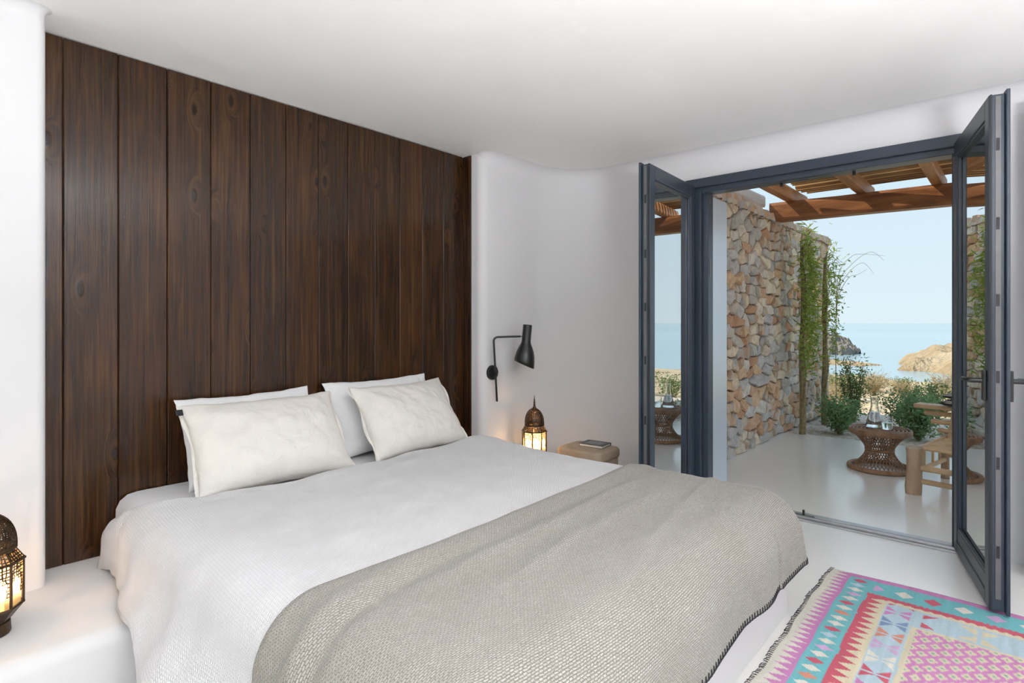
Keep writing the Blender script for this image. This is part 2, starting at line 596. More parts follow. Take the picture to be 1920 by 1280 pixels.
class MB:
    def __init__(self):
        self.v = []
        self.f = []

    def add(self, vs, fs):
        b = len(self.v)
        self.v += [tuple(p) for p in vs]
        self.f += [tuple(i + b for i in f) for f in fs]
        return self

    def box(self, x0, y0, z0, x1, y1, z1):
        vs = [(x0, y0, z0), (x1, y0, z0), (x1, y1, z0), (x0, y1, z0), (x0, y0, z1), (x1, y0, z1), (x1, y1, z1), (x0, y1, z1)]
        fs = [(3, 2, 1, 0), (4, 5, 6, 7), (0, 1, 5, 4), (1, 2, 6, 5), (2, 3, 7, 6), (3, 0, 4, 7)]
        return self.add(vs, fs)

    def tube(self, pts, r, n=8, caps=True):
        pts = [Vector(p) for p in pts]
        rs = r if isinstance(r, (list, tuple)) else [r] * len(pts)
        vs, fs = [], []
        up = None
        for i, p in enumerate(pts):
            t = (pts[min(i + 1, len(pts) - 1)] - pts[max(i - 1, 0)]).normalized()
            if up is None:
                up = Vector((0, 0, 1)) if abs(t.z) < 0.9 else Vector((1, 0, 0))
            a = t.cross(up)
            if a.length < 1e-6:
                a = t.orthogonal()
            a.normalize()
            b = a.cross(t).normalized()
            up = b
            for k in range(n):
                q = 2 * PI * k / n
                vs.append(p + (a * math.cos(q) + b * math.sin(q)) * rs[i])
        for i in range(len(pts) - 1):
            for k in range(n):
                k2 = (k + 1) % n
                fs.append((i * n + k, i * n + k2, (i + 1) * n + k2, (i + 1) * n + k))
        if caps:
            fs.append(tuple(range(n))[::-1])
            fs.append(tuple((len(pts) - 1) * n + k for k in range(n)))
        return self.add(vs, fs)

    def lathe(self, prof, n=24, c=(0, 0, 0), close=False, rot0=0.0):
        vs, fs = [], []
        for (r, z) in prof:
            for k in range(n):
                q = 2 * PI * k / n + rot0
                vs.append((c[0] + r * math.cos(q), c[1] + r * math.sin(q), c[2] + z))
        m = len(prof)
        rng_ = range(m) if close else range(m - 1)
        for i in rng_:
            j = (i + 1) % m
            for k in range(n):
                k2 = (k + 1) % n
                fs.append((i * n + k, i * n + k2, j * n + k2, j * n + k))
        return self.add(vs, fs)

    def grid(self, P):
        """P: array nu x nv x 3"""
        nu, nv = P.shape[:2]
        fs = []
        for i in range(nu - 1):
            for j in range(nv - 1):
                fs.append((i * nv + j, (i + 1) * nv + j, (i + 1) * nv + j + 1, i * nv + j + 1))
        return self.add([tuple(p) for p in P.reshape(-1, 3)], fs)

    def mesh(self, name):
        me = bpy.data.meshes.new(name)
        me.from_pydata(self.v, [], self.f)
        me.update()
        return me

    def build(self, name, mat, parent=None, smooth=False, bevel=0.0, seg=2, fix=True):
        me = self.mesh(name)
        if fix or bevel:
            bm = bmesh.new()
            bm.from_mesh(me)
            if bevel:
                bmesh.ops.bevel(bm, geom=list(bm.edges), offset=bevel, segments=seg, profile=0.5, affect='EDGES', clamp_overlap=True)
            if fix:
                bmesh.ops.recalc_face_normals(bm, faces=list(bm.faces))
            bm.to_mesh(me)
            bm.free()
        return link_obj(name, me, mat, parent, smooth)


def auto_smooth(o, ang=40):
    for p in o.data.polygons:
        p.use_smooth = True
    try:
        o.data.set_sharp_from_angle(angle=math.radians(ang))
    except Exception:
        pass
    return o


def copy_tree(o, parent=None):
    c = o.copy()
    COL.objects.link(c)
    c.parent = parent
    for ch in list(o.children):
        copy_tree(ch, c)
    return c


def fbm(x, y, z=0.0, oct=3):
    s, a, t = 0.0, 1.0, 0.0
    for _ in range(oct):
        s += a * noise.noise((x, y, z))
        t += a
        a *= 0.5
        x *= 2.03; y *= 2.03; z = z * 2.03 + 3.1
    return s / t


def sstep(a, b, x):
    t = min(1.0, max(0.0, (x - a) / (b - a)))
    return t * t * (3 - 2 * t)


# ================================================================== THE ROOM
ZC = 2.436          # ceiling
XD = 3.88           # door wall, room face
XO = 3.965          # door wall, outside face
YH = 2.81           # head wall, room face
YN = 3.03           # back of the headboard niche
XL_ROOM, YB_ROOM = -1.9, -2.6


def arc(cx, cy, r, a0, a1, n):
    return [(cx + r * math.cos(a0 + (a1 - a0) * i / n), cy + r * math.sin(a0 + (a1 - a0) * i / n)) for i in range(n + 1)]


def sweep_wall(name, path, coves, z0=0.0, z1=ZC, nz=1):
    """vertical wall along a plan path (room on the right hand), with a concave cove into the ceiling"""
    mb = MB()
    rows = []
    n = len(path)
    for i, p in enumerate(path):
        p = Vector((p[0], p[1]))
        t = Vector(path[min(i + 1, n - 1)]) - Vector(path[max(i - 1, 0)])
        t.normalize()
        nrm = Vector((t.y, -t.x))
        r = coves[i]
        col = [(p.x, p.y, z0)]
        for k in range(1, nz + 1):
            col.append((p.x, p.y, z0 + (z1 - r - z0) * k / nz))
        for k in range(1, 9):
            a = PI / 2 * k / 8
            off = r * (1 - math.cos(a))
            col.append((p.x + nrm.x * off, p.y + nrm.y * off, z1 - r + r * math.sin(a)))
        rows.append(col)
    P = np.array(rows)
    mb.grid(P)
    o = mb.build(name, 'wall', None, True, fix=False)
    return auto_smooth(o, 50)


# head wall: pier, niche for the headboard, lamp wall, wide rounded corner, pier left of the door
path, cov = [], []


def seg(pts, c):
    for p in pts:
        path.append(p)
        cov.append(c)


seg([(XL_ROOM, YH), (-0.6, YH), (0.30, YH)], 0.05)
cc = arc(0.43, YH + 0.03, 0.03, -PI / 2, 0, 8)
for i, p in enumerate(cc):
    path.append(p); cov.append(0.05 * (1 - i / 8) ** 0.8 + 0.004)
seg([(0.46, YN - 0.01)], 0.004)
seg([(0.465, YN)], 0.004)
seg([(2.865, YN)], 0.004)
seg([(2.87, YN - 0.01)], 0.004)
cc = arc(2.93, YH + 0.06, 0.06, PI, 1.5 * PI, 8)
for i, p in enumerate(cc):
    path.append(p); cov.append(0.09 * (i / 8) ** 0.8 + 0.004)
seg([(3.10, YH), (3.30, YH)], 0.094)
RC = 0.50
seg(arc(XD - RC, YH - RC, RC, PI / 2, 0, 16), 0.094)
seg([(XD, 2.2), (XD, 1.90), (XD, 1.735)], 0.094)
wall_head = sweep_wall('wall_head', path, cov)
tag(wall_head, kind='structure')

# door wall: lintel over the door and the pier right of it
FT = 2.235          # top of the door frame
lint = [(XD, 1.735), (XD, 1.2), (XD, 0.7), (XD, 0.125)]
o = sweep_wall('wall_door', lint, [0.094] * 4, FT - 0.01)
right = sweep_wall('wall_door_pier', [(XD, 0.125), (XD, -0.6), (XD, -1.6), (XD, YB_ROOM)], [0.094] * 4)
bm = bmesh.new()
bm.from_mesh(o.data)
bm.from_mesh(right.data)
# outside face, soffit and reveals of the opening
mb = MB()
mb.box(XD + 0.002, -2.8, 0, XO, 0.125, 2.60)
mb.box(XD + 0.002, 1.735, 0, XO, 3.2, 2.60)
mb.box(XD + 0.002, 0.125, FT - 0.01, XO, 1.735, 2.60)
bm.from_mesh(mb.mesh('tmp'))
bm.to_mesh(o.data)
bm.free()
bpy.data.objects.remove(right)
wall_door = auto_smooth(o, 50)
tag(wall_door, kind='structure')

# floor, ceiling, remaining walls with unseen openings added to let light in
fl = MB().box(XL_ROOM - 0.2, YB_ROOM - 0.2, -0.12, XO, 3.2, 0.0).build('floor', 'floor')
tag(fl, kind='structure')
ce = MB().box(XL_ROOM - 0.2, YB_ROOM - 0.2, ZC, XO + 0.02, 3.25, 2.62).build('ceiling', 'ceiling')
tag(ce, kind='structure')
mb = MB()
mb.box(XL_ROOM, YB_ROOM - 0.2, 0, -1.35, YB_ROOM, ZC)
mb.box(0.65, YB_ROOM - 0.2, 0, XD, YB_ROOM, ZC)
mb.box(-1.35, YB_ROOM - 0.2, 0, 0.65, YB_ROOM, 0.25)
mb.box(-1.35, YB_ROOM - 0.2, 2.25, 0.65, YB_ROOM, ZC)
tag(mb.build('wall_back', 'wall'), kind='structure')
mb = MB()
mb.box(XL_ROOM - 0.2, YB_ROOM - 0.2, 0, XL_ROOM, -1.6, ZC)
mb.box(XL_ROOM - 0.2, 0.4, 0, XL_ROOM, 3.2, ZC)
mb.box(XL_ROOM - 0.2, -1.6, 0, XL_ROOM, 0.4, 0.25)
mb.box(XL_ROOM - 0.2, -1.6, 2.25, XL_ROOM, 0.4, ZC)
tag(mb.build('wall_left', 'wall'), kind='structure')


def added_window(name, along_x, a0, a1, c):  # frame for an unseen opening added to light the room
    mb = MB()
    w = 0.05
    parts = [(a0, a0 + w, 0.25, 2.25), (a1 - w, a1, 0.25, 2.25), (a0 + w, a1 - w, 0.25, 0.25 + w), (a0 + w, a1 - w, 2.25 - w, 2.25),
             ((a0 + a1) / 2 - w / 2, (a0 + a1) / 2 + w / 2, 0.25 + w, 2.25 - w)]
    for p0, p1, z0, z1 in parts:
        if along_x:
            mb.box(p0, c - 0.03, z0, p1, c + 0.03, z1)
        else:
            mb.box(c - 0.03, p0, z0, c + 0.03, p1, z1)
    tag(mb.build(name, 'frame'), kind='structure')


added_window('added_window_1', True, -1.35, 0.65, YB_ROOM - 0.12)
added_window('added_window_2', False, -1.6, 0.4, XL_ROOM - 0.12)

# unseen uplighter added behind the camera to bounce fill off the ceiling
fl_ = thing('added_floor_lamp', 'white floor-standing uplighter with shallow bowl shade, unseen, added to light the room', 'lamp', (0.30, -0.90, 0))
auto_smooth(MB().lathe([(0.0, 0.0), (0.15, 0.0), (0.15, 0.012), (0.03, 0.03), (0.0, 0.03)], 36).build('base', 'cabinet', fl_), 40)
auto_smooth(MB().lathe([(0.0, 0.02), (0.013, 0.02), (0.013, 1.20), (0.0, 1.20)], 20).build('pole', 'cabinet', fl_), 40)
sd_ = MB().lathe([(0.0, 1.19), (0.06, 1.20), (0.15, 1.235), (0.31, 1.28), (0.305, 1.282), (0.145, 1.242), (0.058, 1.21), (0.0, 1.20)], 40).build('bowl_shade', 'cabinet', fl_)
auto_smooth(sd_, 40)
d_ = bpy.data.lights.new('added_floor_lamp_light', 'AREA')
d_.shape = 'DISK'
d_.size = 0.58
d_.energy = ADDED_LAMP_POWER
d_.color = (0.935, 0.97, 1.0)
lo_ = bpy.data.objects.new('added_floor_lamp_light', d_)
COL.objects.link(lo_)
lo_.parent = fl_
lo_.location = (0, 0, 1.29)
lo_.rotation_euler = (PI, 0, 0)

# built-in plaster plinth along the head wall (shelf either side of the bed)
ZP = 0.21


def plinth(name, x0, x1, y0, z):
    r = 0.05
    prof = [(y0, 0.0), (y0, z - r)] + [(y0 + r - r * math.cos(a), z - r + r * math.sin(a)) for a in [PI / 2 * k / 6 for k in range(1, 7)]] + [(YN - 0.004, z)]
    xs = np.linspace(x0, x1, 14)
    P = np.array([[(x, y + (0.008 * fbm(x * 2, 0.3) if y < y0 + r else 0), z_ + 0.004 * fbm(x * 1.7, y * 2, 5)) for y, z_ in prof] for x in xs])
    mb = MB()
    mb.grid(P)
    for k in (0, -1):
        col = P[k]
        mb.add([tuple(p) for p in col] + [(col[0][0], YN - 0.004, 0)], [tuple(range(len(prof) + 1))])
    return auto_smooth(mb.build(name, 'plinth'), 45)


tag(plinth('plinth_shelf', XL_ROOM + 0.01, 0.69, 2.24, ZP), 'low white plaster shelf built in beside the bed, under the lit lantern at the white wall', 'shelf', kind='structure')
tag(plinth('plinth_shelf', 2.60, 3.20, 2.42, 0.235), 'low white plaster shelf built in between bed and leather stool', 'shelf', kind='structure')

# ================================================================== HEADBOARD
hb = thing('headboard', 'dark stained headboard of full-height vertical boards set in a wall niche', 'headboard', (1.68, 3.0, ZP))
seams = [0.472, 0.545, 0.742, 0.939, 1.133, 1.329, 1.524, 1.718, 1.911, 2.103, 2.296, 2.485, 2.674, 2.862]
HB_TOP = ZC - 0.006
for i in range(len(seams) - 1):
    x0, x1 = seams[i] + 0.0012, seams[i + 1] - 0.0012
    w = x1 - x0
    z0, z1 = ZP + 0.002, HB_TOP
    mb = MB()
    b = 0.0035
    dy = random.uniform(-0.0015, 0.0015)
    # a board with eased long edges, round-cut outer top corner on the first and last board
    prof = [(-w / 2, 0.024), (-w / 2, b), (-w / 2 + b, 0), (w / 2 - b, 0), (w / 2, b), (w / 2, 0.024)]
    zs = [0.0, (z1 - z0) * 0.5, (z1 - z0)]
    P = np.array([[(x, y + dy, z) for x, y in prof] for z in zs])
    mb.grid(P)
    nn = len(prof)
    mb.f.append(tuple(range(nn))[::-1])
    mb.f.append(tuple(2 * nn + k for k in range(nn)))
    o = mb.build('board', 'board', hb)
    o.location = ((x0 + x1) / 2 - 1.68, 0.0, z0 - ZP)
# lining board returning along the niche side
o = MB().box(-0.012, -0.085, 0, 0.0, 0.0, HB_TOP - ZP - 0.004).build('side_lining_board', 'board', hb, bevel=0.003)
o.location = (2.868 - 1.68, 0.0, 0.002)

# ================================================================== DOOR
door_1 = thing('door_1', None, None, (XD, 0.93, 0), kind='structure')
Y0, Y1 = 0.25, 1.60       # clear opening
FB = 2.138                # underside of the head


def fpart(name, boxes, mat, parent=door_1, bevel=0.003, org=(XD, 0.93, 0)):
    mb = MB()
    for b in boxes:
        mb.box(b[0] - org[0], b[1] - org[1], b[2] - org[2], b[3] - org[0], b[4] - org[1], b[5] - org[2])
    return mb.build(name, mat, parent, bevel=bevel, seg=1)


fx0 = 3.835
fpart('frame_head', [(fx0, 0.115, FB + 0.035, fx0 + 0.06, 1.745, FT), (fx0 + 0.03, 0.13, FB, XO + 0.01, 1.73, FT - 0.012)], 'frame')
fpart('frame_jamb', [(fx0, 1.685, 0.0, fx0 + 0.06, 1.745, FB + 0.035), (fx0 + 0.02, 1.64, 0.0, XO, 1.73, FB + 0.01), (fx0 + 0.055, Y1, 0.0, XO + 0.01, 1.66, FB)], 'frame')
fpart('frame_jamb', [(fx0, 0.115, 0.0, fx0 + 0.06, 0.165, FB + 0.035), (fx0 + 0.02, 0.125, 0.0, XO, 0.21, FB + 0.01), (fx0 + 0.055, 0.19, 0.0, XO + 0.01, Y0, FB)], 'frame')
fpart('gasket_strip', [(fx0 + 0.050, 1.637, 0.02, fx0 + 0.056, 1.643, FB)], 'gasket', bevel=0)
fpart('strike_plate', [(fx0 + 0.075, 1.05, FB - 0.002, fx0 + 0.095, 1.12, FB + 0.001)], 'strip', bevel=0)
fpart('strike_plate', [(fx0 + 0.075, 0.90, FB - 0.002, fx0 + 0.095, 0.97, FB + 0.001)], 'strip', bevel=0)
fpart('strike_plate', [(fx0 + 0.075, Y1 - 0.002, 1.55, fx0 + 0.095, Y1 + 0.001, 1.68)], 'strip', bevel=0)
fpart('strike_plate', [(fx0 + 0.075, Y1 - 0.002, 2.07, fx0 + 0.095, Y1 + 0.001, 2.095)], 'strip', bevel=0)
for yy in (1.13, 0.72):
    fpart('head_catch', [(fx0 + 0.09, yy - 0.008, FB - 0.022, fx0 + 0.105, yy + 0.008, FB)], 'black', bevel=0)
sill = fpart('threshold', [(fx0 - 0.005, 0.19, 0.0, XO + 0.02, 1.66, 0.010), (fx0 + 0.02, 0.19, 0.010, fx0 + 0.045, 1.66, 0.022), (fx0 + 0.075, 0.19, 0.010, fx0 + 0.09, 1.66, 0.018)], 'sill')
o = fpart('floor_bolt_keep', [(fx0 + 0.045, 0.93, 0.010, fx0 + 0.085, 1.06, 0.020)], 'strip', sill)
o = fpart('bolt_pin', [(fx0 + 0.06, 0.985, 0.018, fx0 + 0.072, 0.997, 0.052)], 'black', sill, bevel=0)


def door_leaf(name, hinge, ang, L, handle, mirror):
    """leaf in local coordinates: x from hinge 0 to free edge L, y thickness, z height. Outward side of the glass = +y"""
    t = thing(name, None, None, hinge, ang, kind='structure')
    T = 0.054
    s = 0.080
    z0, z1 = 0.028, 2.185
    m = mirror
    def bx(nm, boxes, mat, par=t, bev=0.004):
        mb = MB()
        for b in boxes:
            ya, yb = sorted((m * b[1], m * b[4]))
            mb.box(b[0], ya, b[2], b[3], yb, b[5])
        return mb.build(nm, mat, par, bevel=bev, seg=2)
    bx('stile', [(0, 0, z0, s - 0.012, T, z1)], 'frame')
    st = bx('stile', [(L - s + 0.012, 0, z0, L, T, z1)], 'frame')
    bx('rebate_lip', [(L - 0.03, T, z0 - 0.008, L + 0.018, T + 0.014, z1 + 0.012)], 'frame', st)
    bx('lock_edge_strip', [(L - 0.001, 0.022, z0 + 0.05, L + 0.003, 0.040, z1 - 0.01)], 'strip', st, 0)
    for zz in (0.25, 0.62, 0.98, 1.30, 1.62, 1.95):
        bx('lock_cam', [(L + 0.002, 0.025, zz, L + 0.008, 0.035, zz + 0.05)], 'gasket', st, 0)
    bx('edge_seal', [(L - 0.002, 0.004, z0, L + 0.006, 0.011, z1)], 'gasket', st, 0)
    bx('top_rail', [(s - 0.012, 0, z1 - 0.085, L - s + 0.012, T, z1), (s - 0.012, 0.018, z1 - 0.098, L - s + 0.012, T - 0.012, z1 - 0.08)], 'frame')
    bx('bottom_rail', [(s - 0.012, 0, z0, L - s + 0.012, T, 0.085), (s - 0.012, 0.004, 0.086, L - s + 0.012, T - 0.004, 0.15)], 'frame')
    bx('glazing_bead', [(s - 0.012, 0.006, 0.15, s, 0.02, z1 - 0.085), (L - s, 0.006, 0.15, L - s + 0.012, 0.02, z1 - 0.085),
                        (s, 0.006, 0.15, L - s, 0.02, 0.162), (s, 0.006, z1 - 0.097, L - s, 0.02, z1 - 0.085)], 'frame', t, 0.002)
    bx('glass_pane', [(s - 0.006, 0.022, 0.152, L - s + 0.006, 0.026, z1 - 0.09)], 'pane', t, 0)
    for zz in (0.22, 1.15, 2.0):
        mb = MB()
        mb.tube([(-0.004, m * (T + 0.006), zz), (-0.004, m * (T + 0.006), zz + 0.10)], 0.009, 10)
        mb.build('hinge', 'frame', t)
    if handle:
        for sd, y in ((-1, 0.0), (1, T + 0.02)):
            mb = MB()
            yy = m * y
            o_ = m * sd
            mb.box(L - 0.060, min(yy, yy + o_ * 0.014), 0.90, L - 0.026, max(yy, yy + o_ * 0.014), 1.03)
            h = mb.build('handle', 'black', t, bevel=0.004)
            mb = MB()
            mb.tube([(L - 0.043, yy + o_ * 0.010, 0.985), (L - 0.043, yy + o_ * 0.052, 0.985), (L - 0.055, yy + o_ * 0.060, 0.985), (L - 0.16, yy + o_ * 0.060, 0.982)], [0.011, 0.011, 0.011, 0.009], 10)
            auto_smooth(mb.build('lever', 'black', h))
    return t


# left leaf stands open into the room, right leaf swung a little further
hx, hy = 3.832, 1.674
fxp, fyp = 3.10, 1.630
door_2 = door_leaf('door_2', (hx, hy, 0), math.atan2(fyp - hy, fxp - hx), math.hypot(fxp - hx, fyp - hy), False, -1)
hx, hy = 3.832, 0.238
fxp, fyp = 3.112, 0.078
door_3 = door_leaf('door_3', (hx, hy, 0), math.atan2(fyp - hy, fxp - hx), math.hypot(fxp - hx, fyp - hy), True, 1)

# folded-back outer shutter panel
sh = thing('shutter', 'glossy pale grey shutter panel standing open outside the door frame', 'shutter', (XO + 0.012, 1.615, 0.0))
MB().box(0, 0, 0.012, 0.305, 0.03, 2.135).build('panel', 'shutter', sh, bevel=0.012, seg=3)
for zz in (0.3, 1.1, 1.9):
    MB().box(-0.014, 0.006, zz, 0.004, 0.024, zz + 0.08).build('hinge', 'frame', sh, bevel=0.002)

# white cabinet at the far right of the door
cb = thing('cabinet', 'tall white lacquered cabinet against the wall next to the black door handle', 'cabinet', (3.79, -0.55, 0))
MB().box(-0.09, -0.53, 0.0, 0.085, 0.50, 2.30).build('body', 'cabinet', cb, bevel=0.004)
MB().box(-0.110, -0.525, 0.06, -0.092, -0.02, 2.28).build('cabinet_door', 'cabinet', cb, bevel=0.004)
dd = MB().box(-0.110, -0.01, 0.06, -0.092, 0.46, 2.28).build('cabinet_door', 'cabinet', cb, bevel=0.004)
MB().box(-0.125, 0.02, 1.0, -0.110, 0.035, 1.15).build('handle', 'strip', dd, bevel=0.003)

# ================================================================== BED
bed = thing('bed', 'wide double bed on a white plaster base, made up with white coverlet and taupe throw', 'bed', (1.64, 1.85, 0))
BX0, BX1, BY0 = 0.72, 2.57, 0.715
o = MB().box(BX0 - 1.64, BY0 - 1.85, 0.0, BX1 - 1.64, 2.995 - 1.85, 0.265).build('base', 'plinth', bed, bevel=0.008)


def drape(x0, y0, xl, xr, yf, zt, R, p=4.0, flare=0.03):
    """unfolded cloth point -> point on a soft box (left, right and foot edges rolled over)"""
    ex = (x0 - xr) if x0 > xr else (x0 - xl if x0 < xl else 0.0)
    ey = (y0 - yf) if y0 < yf else 0.0
    if ex == 0 and ey == 0:
        return Vector((x0, y0, zt)), Vector((0, 0, 1)), 0.0
    d = (abs(ex) ** p + abs(ey) ** p) ** (1 / p)
    l = math.hypot(ex, ey)
    ux, uy = ex / l, ey / l
    cx = min(max(x0, xl), xr)
    cy = max(y0, yf)
    q = d / R
    if q < PI / 2:
        h, v = R * math.sin(q), R * (1 - math.cos(q))
        nrm = Vector((ux * math.sin(q), uy * math.sin(q), math.cos(q)))
    else:
        ex2 = d - R * PI / 2
        h, v = R + flare * ex2, R + ex2
        nrm = Vector((ux, uy, 0.05))
    return Vector((cx + ux * h, cy + uy * h, zt - v)), nrm.normalized(), d


# mattress with fitted sheet
mb = MB()
nx, ny = 60, 60
xs = np.linspace(0.80 - 0.30, 2.49 + 0.30, nx)
ys = np.linspace(2.985, 0.80 - 0.28, ny)
P = np.zeros((nx, ny, 3))
for i, x in enumerate(xs):
    for j, y in enumerate(ys):
        p, n, d = drape(x, y, 0.80, 2.49, 0.80, 0.468, 0.075, 5.0, 0.0)
        if y > 2.45:
            p = p + n * (0.006 * fbm(x * 5, y * 7) - 0.002)
        p.z = max(p.z, 0.262)
        P[i, j] = (p.x - 1.64, p.y - 1.85, p.z)
mb.grid(P)
auto_smooth(mb.build('mattress', 'sheet', bed, True, fix=False), 80)


def cloth_obj(name, us, vs, fn, mat, solid=0.0, parent=None):
    nu, nv = len(us), len(vs)
    V = np.zeros((nu, nv, 3))
    for i, u in enumerate(us):
        for j, v in enumerate(vs):
            V[i, j] = fn(u, v)
    mb = MB()
    mb.grid(V)
    me = mb.mesh(name)
    uvl = me.uv_layers.new(name='UVMap')
    uvs = [(u, v) for u in us for v in vs]
    for lp in me.loops:
        uvl.data[lp.index].uv = uvs[lp.vertex_index]
    o = link_obj(name, me, mat, parent, True)
    if solid:
        md = o.modifiers.new('thickness', 'SOLIDIFY')
        md.thickness = solid
        md.offset = -1.0
    return o


# coverlet: from the pillows to the foot, hanging at the left over the shelf and the base
def coverlet_fn(u, v):
    # u across (unfolded), v 0..1 along: 0 = head edge
    head = 2.53 + 0.03 * math.sin(u * 3.1) + 0.02 * fbm(u * 4, 1.7) + 0.08 * sstep(0.95, 0.75, u) + 0.22 * sstep(0.80, 0.55, u)
    y0 = head + (0.60 - head) * v
    left = 0.80
    x0 = u
    # the part over the shelf is shorter
    lim_z = 0.232 + 0.012 * fbm(y0 * 6, 9.0) if y0 > 2.2 else (0.232 + (0.07 - 0.232) * sstep(2.2, 2.02, y0))
    p, n, d = drape(x0, y0, left, 2.47, 0.82, 0.512, 0.15, 4.0, 0.05)
    # soft billows on top and pleats in the hanging side
    amp = 0.013 * fbm(x0 * 2.0, y0 * 2.6, 3.0) + 0.006 * fbm(x0 * 4, y0 * 9, 1.0)
    headw = sstep(0.16, 0.0, v)
    amp += headw * (0.022 * fbm(x0 * 3.0, y0 * 13.0, 8.0) + 0.006)
    if x0 < left:
        hang = sstep(0.1, 0.45, d)
        amp += hang * (0.020 * math.sin(y0 * 11 + 1.5 * fbm(y0 * 3, 2.0)) + 0.016 * fbm(y0 * 7, x0 * 2.0, 6.0))
    amp *= 0.12 + 0.88 * sstep(1.42, 1.75, y0)
    # crest near the right head end where the coverlet rides up
    amp += 0.030 * math.exp(-(((x0 - 2.44) / 0.14) ** 2) - ((y0 - 2.36) / 0.16) ** 2)
    p = p + n * amp
    if x0 < left and p.z < lim_z + 0.05:
        over = lim_z + 0.05 - p.z
        p.z = max(lim_z, lim_z + 0.05 - over * 0.4)
    if x0 < left:
        p.x -= 0.085 * sstep(0.22, 0.48, d) * sstep(2.50, 2.22, y0) * sstep(1.3, 1.9, y0)
    if v < 0.05:
        p.z -= 0.030 * (1 - v / 0.05) ** 2
    return p


us = np.linspace(0.80 - 0.50, 2.47 + 0.34, 190)
vs = np.linspace(0, 1, 170)
cov_o = cloth_obj('coverlet', us, vs, coverlet_fn, 'coverlet', 0.006)
# metric UV
uvl = cov_o.data.uv_layers[0]
for lp in cov_o.data.loops:
    i = lp.vertex_index
    uvl.data[lp.index].uv = (us[i // len(vs)], 1.93 * vs[i % len(vs)])
tag(cov_o, 'white textured cotton coverlet spread over the bed and hanging down its side', 'coverlet')


# throw across the foot
TH_L, TH_R, TH_F = 0.56, 0.42, 0.365
TXL, TXR, TYF, TZ, TR = 0.80, 2.47, 0.82, 0.524, 0.165


def throw_pt(x0, y0):
    p, n, d = drape(x0, y0, TXL, TXR, TYF, TZ, TR, 4.5, 0.07)
    amp = 0.007 * fbm(x0 * 2.2, y0 * 4.5, 12.0) + 0.003 * fbm(x0 * 6, y0 * 11, 2.0) + 0.002
    # long folds running across the bed
    k = y0 - (1.335 - 0.02 * math.sin(x0 * 2.2) - 0.10 * sstep(1.1, 0.4, x0))
    amp += 0.014 * math.exp(-(k / 0.035) ** 2) * (0.55 + 0.45 * sstep(1.6, 0.7, x0))
    amp -= 0.013 * math.exp(-((k + 0.075) / 0.026) ** 2) * (0.3 + 0.7 * sstep(1.5, 0.8, x0))
    k2 = y0 - (1.20 + 0.05 * (x0 - 1.5))
    amp += 0.012 * math.exp(-(k2 / 0.030) ** 2) * sstep(0.9, 1.3, x0) * sstep(2.5, 2.0, x0)
    k3 = y0 - (1.06 + 0.07 * (x0 - 1.6) + 0.015 * math.sin(x0 * 5))
    amp += 0.011 * math.exp(-(k3 / 0.026) ** 2) * sstep(1.0, 1.4, x0) * sstep(2.45, 1.9, x0)
    k4 = y0 - (0.93 + 0.16 * (x0 - 2.0))
    amp += 0.008 * math.exp(-(k4 / 0.025) ** 2) * sstep(1.4, 1.8, x0)
    # pleats near the right foot corner and along the foot drop
    ang = math.atan2(max(0, x0 - TXR) + 0.001, max(0, TYF - y0) + 0.001)
    hang = sstep(0.05, 0.40, d)
    amp += hang * 0.012 * math.sin(ang * 9.0 + 0.6) * (1 if x0 > TXR - 0.25 else 0.0)
    if y0 < TYF:
        amp += hang * (0.008 * math.sin(x0 * 13 + 2 * fbm(x0 * 2, 5.0)) + 0.006 * fbm(x0 * 6, 1.0, 4.0))
    if x0 < TXL:
        amp += hang * 0.014 * fbm(y0 * 6, x0, 7.0)
    return p + n * (amp + 0.004)


def throw_fn(u, v):
    edge = 1.395 + 0.010 * math.sin(u * 4) + 0.06 * sstep(2.0, 2.7, u)
    y0 = edge + ((TYF - TH_F - 0.01 * math.sin(u * 6) + 0.02 * sstep(2.1, 2.45, u)) - edge) * v
    p = throw_pt(u, y0)
    if v < 0.02:
        p.z -= 0.006
    return p


us2 = np.linspace(TXL - TH_L, TXR + TH_R, 230)
vs2 = np.linspace(0, 1, 150)
thr = cloth_obj('throw', us2, vs2, throw_fn, 'throw', 0.006)
uvl = thr.data.uv_layers[0]
for lp in thr.data.loops:
    i = lp.vertex_index
    uvl.data[lp.index].uv = (us2[i // len(vs2)], 1.0 * vs2[i % len(vs2)])
tag(thr, 'taupe woven throw with black stitched hem laid across the bed foot', 'throw')
# blanket stitch along the foot hem and the right hem
def hem_pt(u, v):
    p_ = throw_fn(u, v)
    y0 = 1.395 + (TYF - TH_F - 1.395) * v
    n_ = drape(u, y0, TXL, TXR, TYF, TZ, TR, 4.5, 0.07)[1]
    return p_ + n_ * 0.008


mb = MB()
rim = []
u = TXL - TH_L
while u < TXR + TH_R:
    rim.append((hem_pt(u, 1.0), hem_pt(u, 0.983)))
    u += 0.019
for a, b in rim:
    mb.tube([b, a + Vector((0, 0, -0.003))], 0.0018, 5)
mb.tube([a for a, b in rim], 0.0020, 6)
rim2 = [(hem_pt(TXR + TH_R, v), hem_pt(TXR + TH_R - 0.018, v)) for v in np.linspace(0.02, 1, 80)]
for a, b in rim2:
    mb.tube([b, a], 0.0018, 5)
mb.tube([a for a, b in rim2], 0.0020, 6)
tag(mb.build('hem_stitching', 'hem', thr, fix=False), 'black blanket stitch', kind='stuff')


